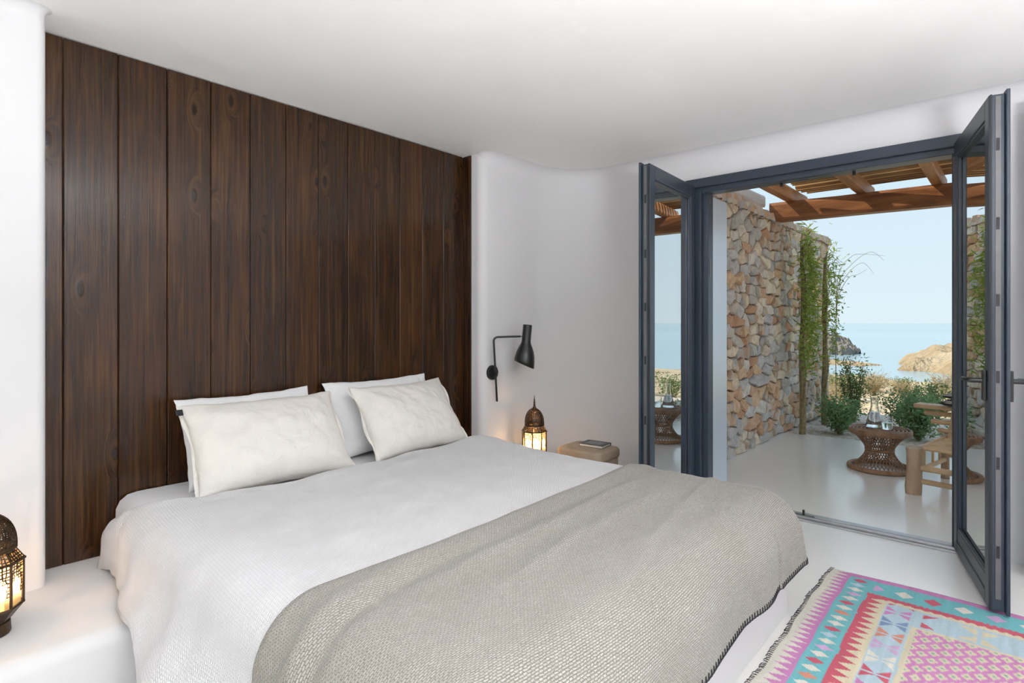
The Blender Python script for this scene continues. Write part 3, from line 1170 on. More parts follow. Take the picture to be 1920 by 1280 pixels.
# ------------------------------------------------------------------ pillows
def pillow(name, w, h, T, mat, seed, flange=0.0, sag=0.0):
    nu, nv = 56, 40
    mb = MB()
    for side in (1, -1):
        P = np.zeros((nu, nv, 3))
        for i in range(nu):
            u = -1 + 2 * i / (nu - 1)
            u = math.copysign(1 - (1 - abs(u)) ** 1.35, u) if abs(u) < 1 else u
            for j in range(nv):
                v = -1 + 2 * j / (nv - 1)
                v = math.copysign(1 - (1 - abs(v)) ** 1.35, v) if abs(v) < 1 else v
                x = w / 2 * u * (1 - 0.055 * (1 - v * v))
                y = h / 2 * v * (1 - 0.07 * (1 - u * u))
                prof = (max(0, 1 - abs(u) ** 2.6) * max(0, 1 - abs(v) ** 2.4)) ** 0.55
                lower = 1.0 + 0.25 * (-v)
                z = side * (T / 2) * prof * lower
                edge = 1 - min(1, max(abs(u), abs(v))) ** 6
                wr = 0.018 * fbm(u * 2.0 + seed, v * 2.4, side * 2.0) + 0.009 * fbm(u * 6 + seed + v * 1.5, v * 2.5, side * 3.0) + 0.004 * fbm(u * 15 + seed, v * 7, side)
                # creases drawn in from the corners
                cr = 0.006 * math.sin(10 * (abs(u) - abs(v) * 0.8) + seed) * (abs(u) * abs(v)) ** 1.5
                z += side * (wr + cr) * edge
                z += 0.010 * fbm(u * 2 + seed * 3, v * 2, 9.0) * (abs(u) ** 4 + abs(v) ** 4)
                x += 0.008 * fbm(v * 3, seed + u, 4.0)
                y += 0.010 * fbm(u * 3, seed + v, 5.0)
                z -= sag * (1 - v) * 0.0
                P[i, j] = (x, y, z)
        mb.grid(P if side > 0 else P[::-1])
    if flange:
        # open hem of the pillowcase at both short ends
        for sgn in (-1, 1):
            P = np.zeros((8, 24, 3))
            for i in range(8):
                for j in range(24):
                    v = -1 + 2 * j / 23
                    x = sgn * (w / 2 * (1 - 0.055 * (1 - v * v)) - 0.01 + flange * i / 7)
                    y = h / 2 * v * (0.985 + 0.02 * i / 7) * (1 - 0.01)
                    z = 0.016 * (i / 7) * math.sin(v * 5 + seed) + 0.008 * fbm(v * 4, i * 0.3, seed)
                    P[i, j] = (x, y, z)
            mb.grid(P)
    me = mb.mesh(name)
    bm = bmesh.new()
    bm.from_mesh(me)
    bmesh.ops.remove_doubles(bm, verts=list(bm.verts), dist=0.0012)
    bmesh.ops.recalc_face_normals(bm, faces=list(bm.faces))
    bm.to_mesh(me)
    bm.free()
    return link_obj(name, me, mat, None, True)


def place_pillow(o, loc, lean, yaw=0.0, roll=0.0):
    # local x width, y height, z front -> stands leaning back
    m = Matrix.Rotation(yaw, 4, 'Z') @ Matrix.Rotation(lean, 4, 'X') @ Matrix.Rotation(roll, 4, 'Z')
    o.matrix_world = Matrix.Translation(loc) @ m
    return o


p = place_pillow(pillow('pillow', 0.68, 0.44, 0.15, 'sheet', 3.3), (1.290, 2.870, 0.672), math.radians(68), 0.02, 0.01)
tag(p, 'white cotton pillow mostly hidden behind the linen pillow with the black tag', 'pillow', 'pillows at the headboard')
p = place_pillow(pillow('pillow', 0.74, 0.45, 0.15, 'sheet', 8.1), (2.085, 2.860, 0.685), math.radians(66), -0.03, 0.015)
tag(p, 'white cotton pillow half hidden behind the linen pillow at the wall lamp side', 'pillow', 'pillows at the headboard')
p = place_pillow(pillow('pillow', 0.73, 0.46, 0.22, 'linen', 1.2, 0.022), (1.285, 2.665, 0.672), math.radians(54), -0.05, 0.0)
tag(p, 'natural linen pillow with small black tag at its corner', 'pillow', 'pillows at the headboard')
# fabric tag
tg = MB().box(-0.014, -0.012, -0.002, 0.014, 0.016, 0.002).build('cloth_tag', 'hem', p)
tg.location = (-0.372, 0.185, 0.012)
tag(tg, 'small black cloth tag')
p = place_pillow(pillow('pillow', 0.70, 0.46, 0.20, 'linen', 5.7, 0.022), (2.135, 2.680, 0.678), math.radians(56), 0.05, 0.0)
tag(p, 'natural linen pillow leaning nearest the wall lamp and nightstand', 'pillow', 'pillows at the headboard')


# ================================================================== LANTERNS
def cells(fn, nu, nv, hole, keep=None, seed=0, thick=0.0012, wrap=False):
    """pierced sheet: jittered cells, each a ring of metal round a real hole"""
    rr = random.Random(seed)
    mb = MB()
    J = {}

    def jit(i, j):
        key = (i % nu if wrap else i, j)
        if key not in J:
            edge = (j in (0, nv)) or (not wrap and i in (0, nu))
            J[key] = (0, 0) if edge else (rr.uniform(-0.36, 0.36) / nu, rr.uniform(-0.36, 0.36) / nv)
        return J[key]

    for i in range(nu):
        for j in range(nv):
            cu, cv = (i + 0.5) / nu, (j + 0.5) / nv
            if keep and not keep(cu, cv):
                continue
            cs = []
            for a, b in ((i, j), (i + 1, j), (i + 1, j + 1), (i, j + 1)):
                ja = jit(a, b)
                cs.append((a / nu + ja[0], b / nv + ja[1]))
            mx = sum(c[0] for c in cs) / 4
            my = sum(c[1] for c in cs) / 4
            h = hole * rr.uniform(0.75, 1.15)
            ins = [(mx + (c[0] - mx) * h, my + (c[1] - my) * h) for c in cs]
            vs = [fn(*c) for c in cs] + [fn(*c) for c in ins]
            mb.add(vs, [(k, (k + 1) % 4, 4 + (k + 1) % 4, 4 + k) for k in range(4)])
    me = mb.mesh('pierced')
    bm = bmesh.new()
    bm.from_mesh(me)
    bmesh.ops.remove_doubles(bm, verts=list(bm.verts), dist=0.0002)
    bmesh.ops.recalc_face_normals(bm, faces=list(bm.faces))
    bm.to_mesh(me)
    bm.free()
    return me


def make_lantern(label, loc, rot):
    t = thing('lantern', label, 'lantern', loc, rot, 'pierced metal lanterns beside the bed')
    RB = 0.086
    n = 8
    zb, zt = 0.085, 0.232          # glazed body
    oct_ = lambda k, r, z: Vector((r * math.cos(2 * PI * k / n), r * math.sin(2 * PI * k / n), z))
    MB().lathe([(0.0, 0.0), (0.052, 0.0), (0.054, 0.004), (0.052, 0.038), (0.046, 0.042), (0.0, 0.042)], 32).build('base', 'bronze', t, True)
    auto_smooth(t.children[-1], 40)
    MB().lathe([(0.046, 0.040), (0.055, 0.046), (RB, zb), (RB + 0.004, zb + 0.004), (RB, zb + 0.008), (RB - 0.008, zb + 0.006), (0.046, 0.044)], n).build('skirt', 'bronze', t)
    for k in range(n):
        mb = MB()
        mb.tube([oct_(k, RB - 0.002, zb), oct_(k, RB - 0.002, zt)], 0.0042, 6)
        mb.build('corner_post', 'bronze', t)
    arch = lambda u: 0.50 + 0.17 * (1 - abs(2 * u - 1) ** 1.4)

    def keep(u, v):
        if u < 0.10 or u > 0.90:
            return v > 0.34
        return v > arch(u) - 0.12 * (abs(2 * u - 1) > 0.55)

    for k in range(n):
        a, b = oct_(k, RB - 0.004, zb), oct_(k + 1, RB - 0.004, zb)

        def fn(u, v, a=a, b=b):
            q = a.lerp(b, u)
            return (q.x, q.y, zb + (zt - zb) * v)
        o = link_obj('panel', cells(fn, 6, 13, 0.68, keep, 31 + k), 'bronze', t)
        md = o.modifiers.new('thickness', 'SOLIDIFY')
        md.thickness = 0.0016
        a2, b2 = oct_(k, RB - 0.008, zb), oct_(k + 1, RB - 0.008, zb)
        MB().add([(a2.x, a2.y, zb + 0.004), (b2.x, b2.y, zb + 0.004), (b2.x, b2.y, zt - 0.002), (a2.x, a2.y, zt - 0.002)], [(0, 1, 2, 3)]).build('glass_pane', 'pane_amber', t)
    # cornice and flared pierced roof skirt
    MB().lathe([(RB - 0.006, zt - 0.004), (RB + 0.006, zt), (RB + 0.006, zt + 0.005), (RB - 0.006, zt + 0.006)], n, close=True).build('cornice', 'bronze', t)
    r2, z2 = 0.064, 0.272
    for k in range(n):
        def fn(u, v, k=k):
            q = oct_(k, RB + (r2 - RB) * v, 0).lerp(oct_(k + 1, RB + (r2 - RB) * v, 0), u)
            return (q.x, q.y, zt + 0.005 + (z2 - zt - 0.005) * v)
        o = link_obj('roof_panel', cells(fn, 6, 4, 0.64, None, 61 + k), 'bronze', t)
        o.modifiers.new('thickness', 'SOLIDIFY').thickness = 0.0016
        mb = MB()
        mb.tube([oct_(k, RB, zt + 0.004), oct_(k, r2, z2)], 0.003, 6)
        mb.build('roof_rib', 'bronze', t)
    MB().lathe([(r2 - 0.004, z2 - 0.003), (r2 + 0.003, z2 - 0.002), (r2 + 0.006, z2 + 0.004), (r2 + 0.005, z2 + 0.012), (r2 - 0.004, z2 + 0.014)], 24, close=True).build('collar', 'bronze', t, True)
    # pierced dome
    zd, Hd = z2 + 0.012, 0.110

    def dome(u, v):
        a = 2 * PI * u
        lob = 1 + 0.02 * abs(math.cos(4 * a))
        r = (r2 + 0.002) * (1 - v ** 2.3) ** 0.52 * lob if v < 1 else 0.0
        r = max(r, 0.010)
        return (r * math.cos(a), r * math.sin(a), zd + Hd * v)
    o = link_obj('dome', cells(dome, 48, 16, 0.52, None, 77, wrap=True), 'bronze', t)
    o.modifiers.new('thickness', 'SOLIDIFY').thickness = 0.0016
    for k in range(8):
        mb = MB()
        mb.tube([Vector(dome(k / 8, v)) * 1.0 for v in np.linspace(0, 0.97, 12)], 0.0026, 5)
        mb.build('dome_rib', 'bronze', t)
    zf = zd + Hd
    f = MB().lathe([(0.0, -0.002), (0.014, -0.002), (0.012, 0.006), (0.007, 0.012), (0.0085, 0.020), (0.006, 0.030), (0.0075, 0.040), (0.005, 0.047), (0.0055, 0.055), (0.003, 0.066), (0.0015, 0.088), (0.0, 0.09)], 14, (0, 0, zf)).build('finial', 'bronze', t, True)
    c = MB().lathe([(0.0, 0.042), (0.036, 0.042), (0.036, 0.150), (0.033, 0.154), (0.012, 0.150), (0.0, 0.149)], 24).build('candle', 'candle', t, True)
    MB().lathe([(0.0, 0.149), (0.004, 0.153), (0.006, 0.162), (0.004, 0.174), (0.0, 0.186)], 12).build('flame', 'flame', c, True)
    d = bpy.data.lights.new('candle_light', 'POINT')
    d.energy = 5.0
    d.color = (1.0, 0.60, 0.26)
    d.shadow_soft_size = 0.012
    lo = bpy.data.objects.new('candle_light', d)
    COL.objects.link(lo)
    lo.parent = t
    lo.location = (0, 0, 0.176)
    return t


make_lantern('dark pierced metal lantern glowing on the plaster shelf beside the white wall', (0.264, 2.505, ZP + 0.003), 0.55)
make_lantern('bronze pierced metal lantern glowing beside the tan stool below the wall lamp', (3.095, 2.520, 0.238), 0.52)

# ================================================================== WALL LAMP
wl_ = thing('wall_lamp', 'black swing-arm reading lamp with bell shade mounted on the wall', 'lamp', (2.965, YH, 0.873))


def lamp_part(nm, mb, par=wl_, sm=True):
    return auto_smooth(mb.build(nm, 'black', par), 45)


mb = MB().lathe([(0.0, 0.0), (0.053, 0.0), (0.053, 0.016), (0.049, 0.020), (0.0, 0.020)], 36)
mb.v = [(x, -z, y) for x, y, z in mb.v]
bp = lamp_part('backplate', mb)
mb = MB().box(-0.010, -0.052, -0.022, 0.010, -0.018, 0.022)
lamp_part('clamp', mb, bp)
mb = MB().tube([(-0.035, -0.0205, 0.0), (-0.035, -0.023, 0.0)], 0.003, 8)
link_obj('screw', mb.mesh('screw'), 'strip', bp)
adir = Vector((0.83, -0.55, 0)).normalized()
A0 = Vector((0.012, -0.042, -0.205))
A1 = Vector((-0.022, -0.042, 0.225))
pts = [A0, A0.lerp(A1, 0.5), A1]
for k in range(1, 7):
    a = PI / 2 * k / 6
    pts.append(A1 + Vector((0, 0, 0.030 * math.sin(a))) + adir * 0.030 * (1 - math.cos(a)))
A2 = pts[-1] + adir * 0.165 + Vector((0, 0, 0.004))
pts.append(A2)
lamp_part('arm', MB().tube(pts, 0.0075, 10))
jt = MB().tube([A2, A2 + adir * 0.028], 0.0045, 10).build('joint', 'strip', wl_)
# shade: neck cylinder flowing into a bell whose mouth is cut on the slant
prof = [(0.0, 0.0), (0.028, 0.0), (0.033, -0.004), (0.033, -0.118), (0.036, -0.135), (0.050, -0.165), (0.062, -0.195), (0.070, -0.230), (0.074, -0.262), (0.0745, -0.290)]
mb = MB().lathe(prof, 40)
vs = []
for (x, y, z) in mb.v:
    if z < -0.225:
        # slanted mouth: low at one side
        s_ = x / 0.0705
        z = -0.225 + (z + 0.225) * (0.62 + 0.75 * (s_ * 0.5 + 0.5))
    vs.append((x, y, z))
mb.v = vs
sh_ = lamp_part('shade', mb)
md = sh_.modifiers.new('thickness', 'SOLIDIFY')
md.thickness = 0.002
vdir = math.atan2(-0.75, 0.66)
sh_.rotation_euler = (0, 0.0, vdir)
sh_.location = A2 + adir * 0.056 + Vector((0, 0, 0.085))
sh_.matrix_local = Matrix.Translation(sh_.location) @ Matrix.Rotation(vdir, 4, 'Z') @ Matrix.Rotation(math.radians(5), 4, 'Y')

# ================================================================== STOOL AND BOOK
stl = thing('stool', 'low tan leather stool with rounded corners serving as nightstand under the dark book', 'stool', (3.345, 2.235, 0))


def rounded_box(w, d, z0, z1, r, rz, n=6):
    mb = MB()
    lay = []
    prof = [(rz, z0)] + []
    prof = [(rz * (1 - math.sin(a)), z0 + rz * (1 - math.cos(a))) for a in [PI / 2 * k / 4 for k in range(5)]]
    prof += [(rz * (1 - math.cos(a)), z1 - rz + rz * math.sin(a)) for a in [PI / 2 * k / 4 for k in range(5)]]
    rows = []
    for ins, z in prof:
        row = []
        for cx, cy, a0 in ((1, 1, 0), (-1, 1, PI / 2), (-1, -1, PI), (1, -1, 1.5 * PI)):
            for k in range(n + 1):
                a = a0 + PI / 2 * k / n
                row.append((cx * (w / 2 - r) + (r - ins) * math.cos(a), cy * (d / 2 - r) + (r - ins) * math.sin(a), z))
        rows.append(row)
    m = len(rows[0])
    vs = [p for row in rows for p in row]
    fs = []
    for i in range(len(rows) - 1):
        for k in range(m):
            k2 = (k + 1) % m
            fs.append((i * m + k, i * m + k2, (i + 1) * m + k2, (i + 1) * m + k))
    fs.append(tuple(range(m))[::-1])
    fs.append(tuple((len(rows) - 1) * m + k for k in range(m)))
    return mb.add(vs, fs)


auto_smooth(rounded_box(0.285, 0.345, 0.0, 0.295, 0.045, 0.008).build('body', 'stool', stl), 50)
auto_smooth(rounded_box(0.305, 0.365, 0.290, 0.362, 0.055, 0.020).build('padded_top', 'stool', stl), 50)
bk = thing('book', 'dark hardcover book lying on the tan stool', 'book', (3.40, 2.215, 0.362), 0.10)
MB().box(-0.068, -0.086, 0.003, 0.064, 0.086, 0.017).build('page_block', 'paper', bk)
cv = MB().box(-0.07, -0.09, 0.0, 0.07, 0.09, 0.003).box(-0.07, -0.09, 0.017, 0.07, 0.09, 0.021).box(0.066, -0.09, 0.003, 0.07, 0.09, 0.017).build('cover', 'book_cover', bk)
MB().box(-0.05, -0.062, 0.021, 0.045, 0.058, 0.0214).build('cover_picture', 'book_print', cv)

# ================================================================== RUG
RX1, RY1 = 3.185, 0.680
RX0, RY0 = 1.55, -1.30
nx, ny = 330, 410
gx = np.linspace(RX0, RX1, nx)
gy = np.linspace(RY0, RY1, ny)
X, Y = np.meshgrid(gx, gy, indexing='ij')
wob = np.zeros_like(X)
wx = np.array([0.004 * noise.noise((x * 9, 2.0, 1.0)) + 0.002 * noise.noise((x * 31, 2.0, 1.0)) for x in gx])
wy = np.array([0.004 * noise.noise((7.0, y * 9, 1.0)) for y in gy])
a = RY1 - Y + wx[:, None]            # from the fringed end
b = np.minimum(RX1 - X, X - RX0) + wy[None, :]   # from the nearer long side
b2 = RX1 - X


def lin(c):
    c = np.array(c) / 255.0
    return np.where(c <= 0.04045, c / 12.92, ((c + 0.055) / 1.055) ** 2.4)


CR, PK, TQ, RD, BG, BL, LI, OR, NV, GN = [lin(c) for c in ((206, 202, 190), (180, 108, 164), (82, 162, 170), (172, 46, 76), (196, 186, 158), (160, 184, 196), (186, 148, 190), (190, 116, 92), (96, 122, 160), (104, 150, 140))]
img = np.empty(X.shape + (3,))
img[:] = CR


def paint(mask, c):
    img[mask] = c


def tri(t, period):
    f_ = (t / period) % 1.0
    return np.abs(f_ * 2 - 1)


# end border (parallel to the fringe): cream with pink teeth, turquoise with diamonds, red teeth on beige, blue with stars
saw = tri(X, 0.043)
paint((a > 0.028 + 0.056 * saw), PK)
# long side narrow pink zigzag
pz = (b > 0.012 + 0.018 * tri(Y, 0.07)) & (a > 0.085)
paint(pz, PK)
inT = (a > 0.095) & (b > 0.040)
paint(inT, TQ)
# diamonds, end band
cellx = np.floor(X / 0.056).astype(int)
dxx = np.abs((X / 0.056) % 1.0 - 0.5) * 0.056
daa = np.abs(a - 0.140)
for k, c in enumerate((RD, CR, LI, CR, BL, RD, CR, CR, OR, CR)):
    paint(inT & (a < 0.185) & (cellx % 10 == k) & (dxx / 0.021 + daa / 0.034 < 1), c)
celly = np.floor(Y / 0.105).astype(int)
dyy = np.abs((Y / 0.105) % 1.0 - 0.5) * 0.105
dbb = np.abs(b - 0.112)
for k, c in enumerate((LI, CR, RD, CR)):
    paint(inT & (b < 0.18) & (a > 0.2) & (celly % 4 == k) & (dyy / 0.034 + dbb / 0.036 < 1), c)
inR = (a > 0.188) & (b > 0.182 + 0.006 * (tri(Y, 0.022) > 0.5))
paint(inR, RD)
saw2 = tri(X, 0.052)
inB = (a > 0.205 + 0.050 * saw2) & (b > 0.215 + 0.012 * tri(Y, 0.035))
paint(inB, BG)
inS = (a > 0.268) & (b > 0.245)
paint(inS, BL)


# stars: eight-armed motif
def star(mask, s, t, w, h, cols, idx):
    m1 = (np.abs(s) / w + 0.0 < 1) & (np.abs(t) < h * (np.abs(s) / w) * 0.9 + 0.004) & (np.abs(t) < h)
    m2 = (np.abs(t) > 0.10 * h)
    for k, c in enumerate(cols):
        paint(mask & m1 & m2 & (idx % len(cols) == k), c)


s_a = a - 0.318
idx = np.floor(X / 0.108).astype(int)
t_x = ((X / 0.108) % 1.0 - 0.5) * 0.108
star(inS & (a < 0.368), s_a, t_x, 0.044, 0.050, (OR, NV, PK, RD, CR, LI), idx)
s_b = b - 0.325
idy = np.floor(Y / 0.20).astype(int)
t_y = ((Y / 0.20) % 1.0 - 0.5) * 0.20
star(inS & (b < 0.40) & (a > 0.40), s_b, t_y, 0.062, 0.070, (BG, RD, BG, LI), idy)
inE = (a > 0.372) & (b > 0.402)
paint(inE, BG)
inF = (a > 0.390) & (b > 0.418)
paint(inF, PK)
# field: cream crosses in staggered rows with green centres
row = np.floor(a / 0.034).astype(int)
sx = ((X / 0.062 + 0.5 * (row % 2)) % 1.0 - 0.5) * 0.062
sy = ((a / 0.034) % 1.0 - 0.5) * 0.034
cross = (np.abs(sx) / 0.026 + np.abs(sy) / 0.0165 < 1.0) | ((np.abs(sx) < 0.007) & (np.abs(sy) < 0.017))
paint(inF & cross, BG)
paint(inF & (np.abs(sx) < 0.006) & (np.abs(sy) < 0.0045), GN)
# worn yarn: streaks of dye variation along the weft
st = np.array([[noise.noise((x * 4.0, y * 55.0, 3.0)) for y in gy[::2]] for x in gx[::2]])
st = np.repeat(np.repeat(st, 2, 0), 2, 1)[:nx, :ny]
img *= (1 + 0.16 * st)[..., None]
img = img * 0.87 + 0.13 * lin((200, 195, 190))
img = np.clip(img, 0, 1)
Z = 0.010 + 0.002 * np.sin(X * 17) * np.cos(Y * 9)
Yd = Y + (0.006 * np.sin(X * 5.0) + 0.003 * np.sin(X * 23))[:, :] * np.clip((Y - 0.3) / 0.4, 0, 1)
Xd = X + 0.006 * np.sin(Y * 7.0) * np.clip((X - 2.8) / 0.4, 0, 1)
rug = thing('rug', 'colourful flat-woven rug with turquoise, red and pink border bands on the floor', 'rug', (2.36, -0.3, 0))
vcount = nx * ny
verts = np.stack([Xd - 2.36, Yd + 0.3, Z], -1).reshape(-1, 3)
ii, jj = np.meshgrid(np.arange(nx - 1), np.arange(ny - 1), indexing='ij')
q0 = (ii * ny + jj).ravel()
faces = np.stack([q0, q0 + ny, q0 + ny + 1, q0 + 1], -1)
me = bpy.data.meshes.new('woven_field')
me.from_pydata(verts.tolist(), [], faces.tolist())
me.update()
ca = me.color_attributes.new('weave', 'FLOAT_COLOR', 'POINT')
rgba = np.ones((vcount, 4), dtype=np.float32)
rgba[:, :3] = img.reshape(-1, 3)
ca.data.foreach_set('color', rgba.ravel())
M['rug'] = mat_attr('kilim_wool', 'weave')
rw = link_obj('woven_field', me, 'rug', rug, True)
rw.modifiers.new('thickness', 'SOLIDIFY').thickness = 0.007
mb = MB()
rr = random.Random(4)
x = RX0
while x < RX1 - 0.004:
    yy = RY1 + 0.006 * math.sin(x * 5.0) + 0.003 * math.sin(x * 23)
    lx = rr.uniform(-0.010, 0.010)
    ln = rr.uniform(0.005, 0.013)
    mb.tube([(x - 2.36, yy - 0.010 + 0.3, 0.012), (x + lx * 0.4 - 2.36, yy + ln * 0.5 + 0.3, 0.011), (x + lx - 2.36, yy + ln + 0.3, 0.004)], [0.0015, 0.0015, 0.001], 4)
    x += rr.uniform(0.010, 0.017)
tag(mb.build('fringe', 'hem', rug, fix=False), 'dark overcast fringe', kind='stuff')

# ================================================================== OUTSIDE
# patio, gravel bed, land, sea
mb = MB()
nn = 30
edge = [(6.80 + 0.16 * math.sin(k * 0.5) * 0.3 + 0.05 * fbm(k * 0.4, 1.0) + 0.10 * max(0, (1.9 - (1.95 - 6.6 * k / nn)) * 0.12), 1.95 - 6.6 * k / nn) for k in range(nn + 1)]
vs = [(XO - 0.01, y, 0.0) for _, y in edge] + [(x, y, 0.0) for x, y in edge]
fs = [(k, k + 1, nn + 2 + k, nn + 1 + k) for k in range(nn)]
mb.add(vs, fs)
tag(mb.build('patio_floor', 'patio', None), kind='structure')


def height(x, y):
    """ground east of the house: flat bed, then dry land falling to the shore"""
    d = x - 6.6
    base = -0.035 - 0.02 * max(0, d) ** 1.0
    base += -0.050 * max(0, d - 5)
    shore = 34 + 5 * math.sin(y * 0.11 + 1.0) - 0.55 * (y + 6) * (1 if y < -6 else 0) + 3.0 * fbm(y * 0.12, 3.0)
    drop = sstep(shore - 2, shore + 6, x)
    n = 0.10 * fbm(x * 0.5, y * 0.5, 2.0) * sstep(9, 13, x) + 0.35 * fbm(x * 0.16, y * 0.16, 4.0) * sstep(12, 20, x)
    n += 0.30 * abs(fbm(x * 0.9, y * 0.9, 6.0)) * sstep(shore - 9, shore - 2, x) * (1 - drop)
    return base + n - 6.2 * drop


xs = np.concatenate([np.linspace(3.9, 14, 60), np.linspace(14.5, 70, 90)])
ys = np.concatenate([np.linspace(-60, -6, 60), np.linspace(-5.5, 25, 110)])
P = np.array([[(x, y, height(x, y)) for y in ys] for x in xs])
mb = MB()
mb.grid(P)
o = mb.build('ground_land', 'land', None, True, fix=True)
tag(o, kind='structure')
# back garden strip beside and behind the house
tag(MB().box(-30, -40, -0.3, 3.9, 40, -0.13).build('ground_yard', 'land'), kind='structure')
# gravel bed along the patio edge
xs = np.linspace(6.55, 9.6, 40)
ys = np.linspace(-3.5, 2.6, 60)
P = np.array([[(x, y, max(height(x, y), -0.2) + 0.030 - 0.012 * sstep(9.0, 9.6, x) + 0.010 * fbm(x * 6, y * 6, 1.0) - 0.05 * sstep(6.75, 6.6, x)) for y in ys] for x in xs])
mb = MB()
mb.grid(P)
tag(mb.build('ground_gravel', 'gravel', None, True), kind='structure')
tag(MB().add([(45, -1500, -6), (4500, -4500, -6), (4500, 4500, -6), (45, 1500, -6)], [(0, 1, 2, 3)]).build('sea', 'sea'), kind='structure')


def rock(name, label, cat, mat, cx, cy, rx, ry, h, seed, n=44, skew=0.0, rot=0.0):
    P = np.zeros((n, n, 3))
    for i in range(n):
        for j in range(n):
            u, v = -1 + 2 * i / (n - 1), -1 + 2 * j / (n - 1)
            r = math.hypot(u, v) * (1 + 0.35 * fbm(u * 2 + seed, v * 2, seed))
            z = max(0.0, 1 - r ** 1.6)
            z = z ** 0.6
            z = z * (0.75 + 0.5 * fbm(u * 3 + seed, v * 3, seed + 2)) + 0.22 * fbm(u * 7 + seed, v * 7, seed + 4) * z
            st_ = math.floor(z * 7) / 7
            z = z * 0.65 + st_ * 0.35
            x, y = u * rx, v * ry
            P[i, j] = (x + skew * z, y, h * z - 0.4 * (r > 1))
    mb = MB()
    mb.grid(P)
    o = mb.build(name, mat, None, False)
    o.location = (cx, cy, -6.0)
    o.rotation_euler = (0, 0, rot)
    return tag(o, label, cat)


rock('rock_headland', 'pale ochre rocky headland rising above the inlet', 'headland', 'cliff', 122, 1.0, 26, 14, 5.6, 3.0)
rock('rock_islet', 'small steep grey rock islet in the sea beside the stone wall end', 'islet', 'islet', 150, 33.5, 9, 7.0, 6.4, 6.0)
rock('rock_spit', 'thin low line of rocks lying across the inlet', 'rocks', 'cliff', 112, 26.0, 4.0, 9.5, 0.8, 9.0)

# ------------------------------------------------------------------ stone garden wall
WY, WT = 1.92, 2.40
WX0, WX1 = XO + 0.02, 8.85
gw = thing('wall_garden', None, None, (6.4, WY, 0), kind='structure')
mb = MB().box(WX0 - 6.4, 0.06, -0.1, WX1 - 0.03 - 6.4, 0.52, WT - 0.06)
mb.build('mortar_core', 'mortar', gw)


def voronoi_cells(x0, x1, z0, z1, dx, dz, rr):
    pts = []
    nzr = int(round((z1 - z0) / dz))
    for r in range(nzr):
        x = x0 + rr.uniform(0, dx)
        while x < x1:
            pts.append((x + rr.uniform(-0.2, 0.2) * dx, z0 + (r + 0.5 + rr.uniform(-0.27, 0.27)) * dz))
            x += dx * rr.choice((0.55, 0.75, 0.95, 1.2, 1.55))
    out = []
    asp = dx / dz
    A = np.array(pts)
    S = A.copy()
    S[:, 1] *= asp * 0.85
    for k in range(len(pts)):
        poly = [(x0, z0), (x1, z0), (x1, z1), (x0, z1)]
        d2 = ((S - S[k]) ** 2).sum(1)
        for m in np.argsort(d2)[1:22]:
            # half-plane in the scaled space
            px_, pz_ = S[k]
            qx, qz = S[m]
            mx, mz = (px_ + qx) / 2, (pz_ + qz) / 2
            nx_, nz_ = qx - px_, qz - pz_
            sc = asp * 0.85
            new = []
            L = len(poly)
            val = [(p[0] - mx) * nx_ + (p[1] * sc - mz) * nz_ for p in poly]
            for i in range(L):
                j = (i + 1) % L
                if val[i] <= 0:
                    new.append(poly[i])
                if (val[i] < 0) != (val[j] < 0):
                    t_ = val[i] / (val[i] - val[j])
                    new.append((poly[i][0] + (poly[j][0] - poly[i][0]) * t_, poly[i][1] + (poly[j][1] - poly[i][1]) * t_))
            poly = new
            if len(poly) < 3:
                break
        if len(poly) >= 3:
            out.append((tuple(A[k]), poly))
    return out


def stone_mesh(poly, rr):
    """local: x, z about the centroid, y outwards negative; split rough face with eased arrises"""
    cx = sum(p[0] for p in poly) / len(poly)
    cz = sum(p[1] for p in poly) / len(poly)
    # subdivide long edges & jitter, shrink for the open joint
    pts = []
    L = len(poly)
    for i in range(L):
        p, q = poly[i], poly[(i + 1) % L]
        pts.append(p)
        if math.hypot(q[0] - p[0], q[1] - p[1]) > 0.07:
            pts.append(((p[0] + q[0]) / 2 + rr.uniform(-0.013, 0.009), (p[1] + q[1]) / 2 + rr.uniform(-0.012, 0.009)))
    ring = []
    for p in pts:
        dx_, dz_ = p[0] - cx, p[1] - cz
        l = math.hypot(dx_, dz_) + 1e-6
        k = max(0.3, (l - rr.uniform(0.001, 0.009)) / l)
        ring.append((dx_ * k, dz_ * k))
    pr = rr.uniform(0.010, 0.045)
    tx, tz = rr.uniform(-0.14, 0.14), rr.uniform(-0.14, 0.14)
    n = len(ring)
    vs = [(x, 0.10, z) for x, z in ring]
    vs += [(x, -pr * 0.45 + tx * x * 0.5, z) for x, z in ring]
    vs += [(x * rr.uniform(0.74, 0.93), -pr + tx * x + tz * z + rr.uniform(-0.008, 0.008), z * rr.uniform(0.74, 0.93)) for x, z in ring]
    vs.append((0, -pr - rr.uniform(-0.004, 0.012), 0))
    fs = []
    for lay in (0, 1):
        for i in range(n):
            j = (i + 1) % n
            fs.append((lay * n + i, lay * n + j, (lay + 1) * n + j, (lay + 1) * n + i))
    for i in range(n):
        fs.append((2 * n + i, 2 * n + (i + 1) % n, 3 * n))
    return (cx, cz), vs, fs


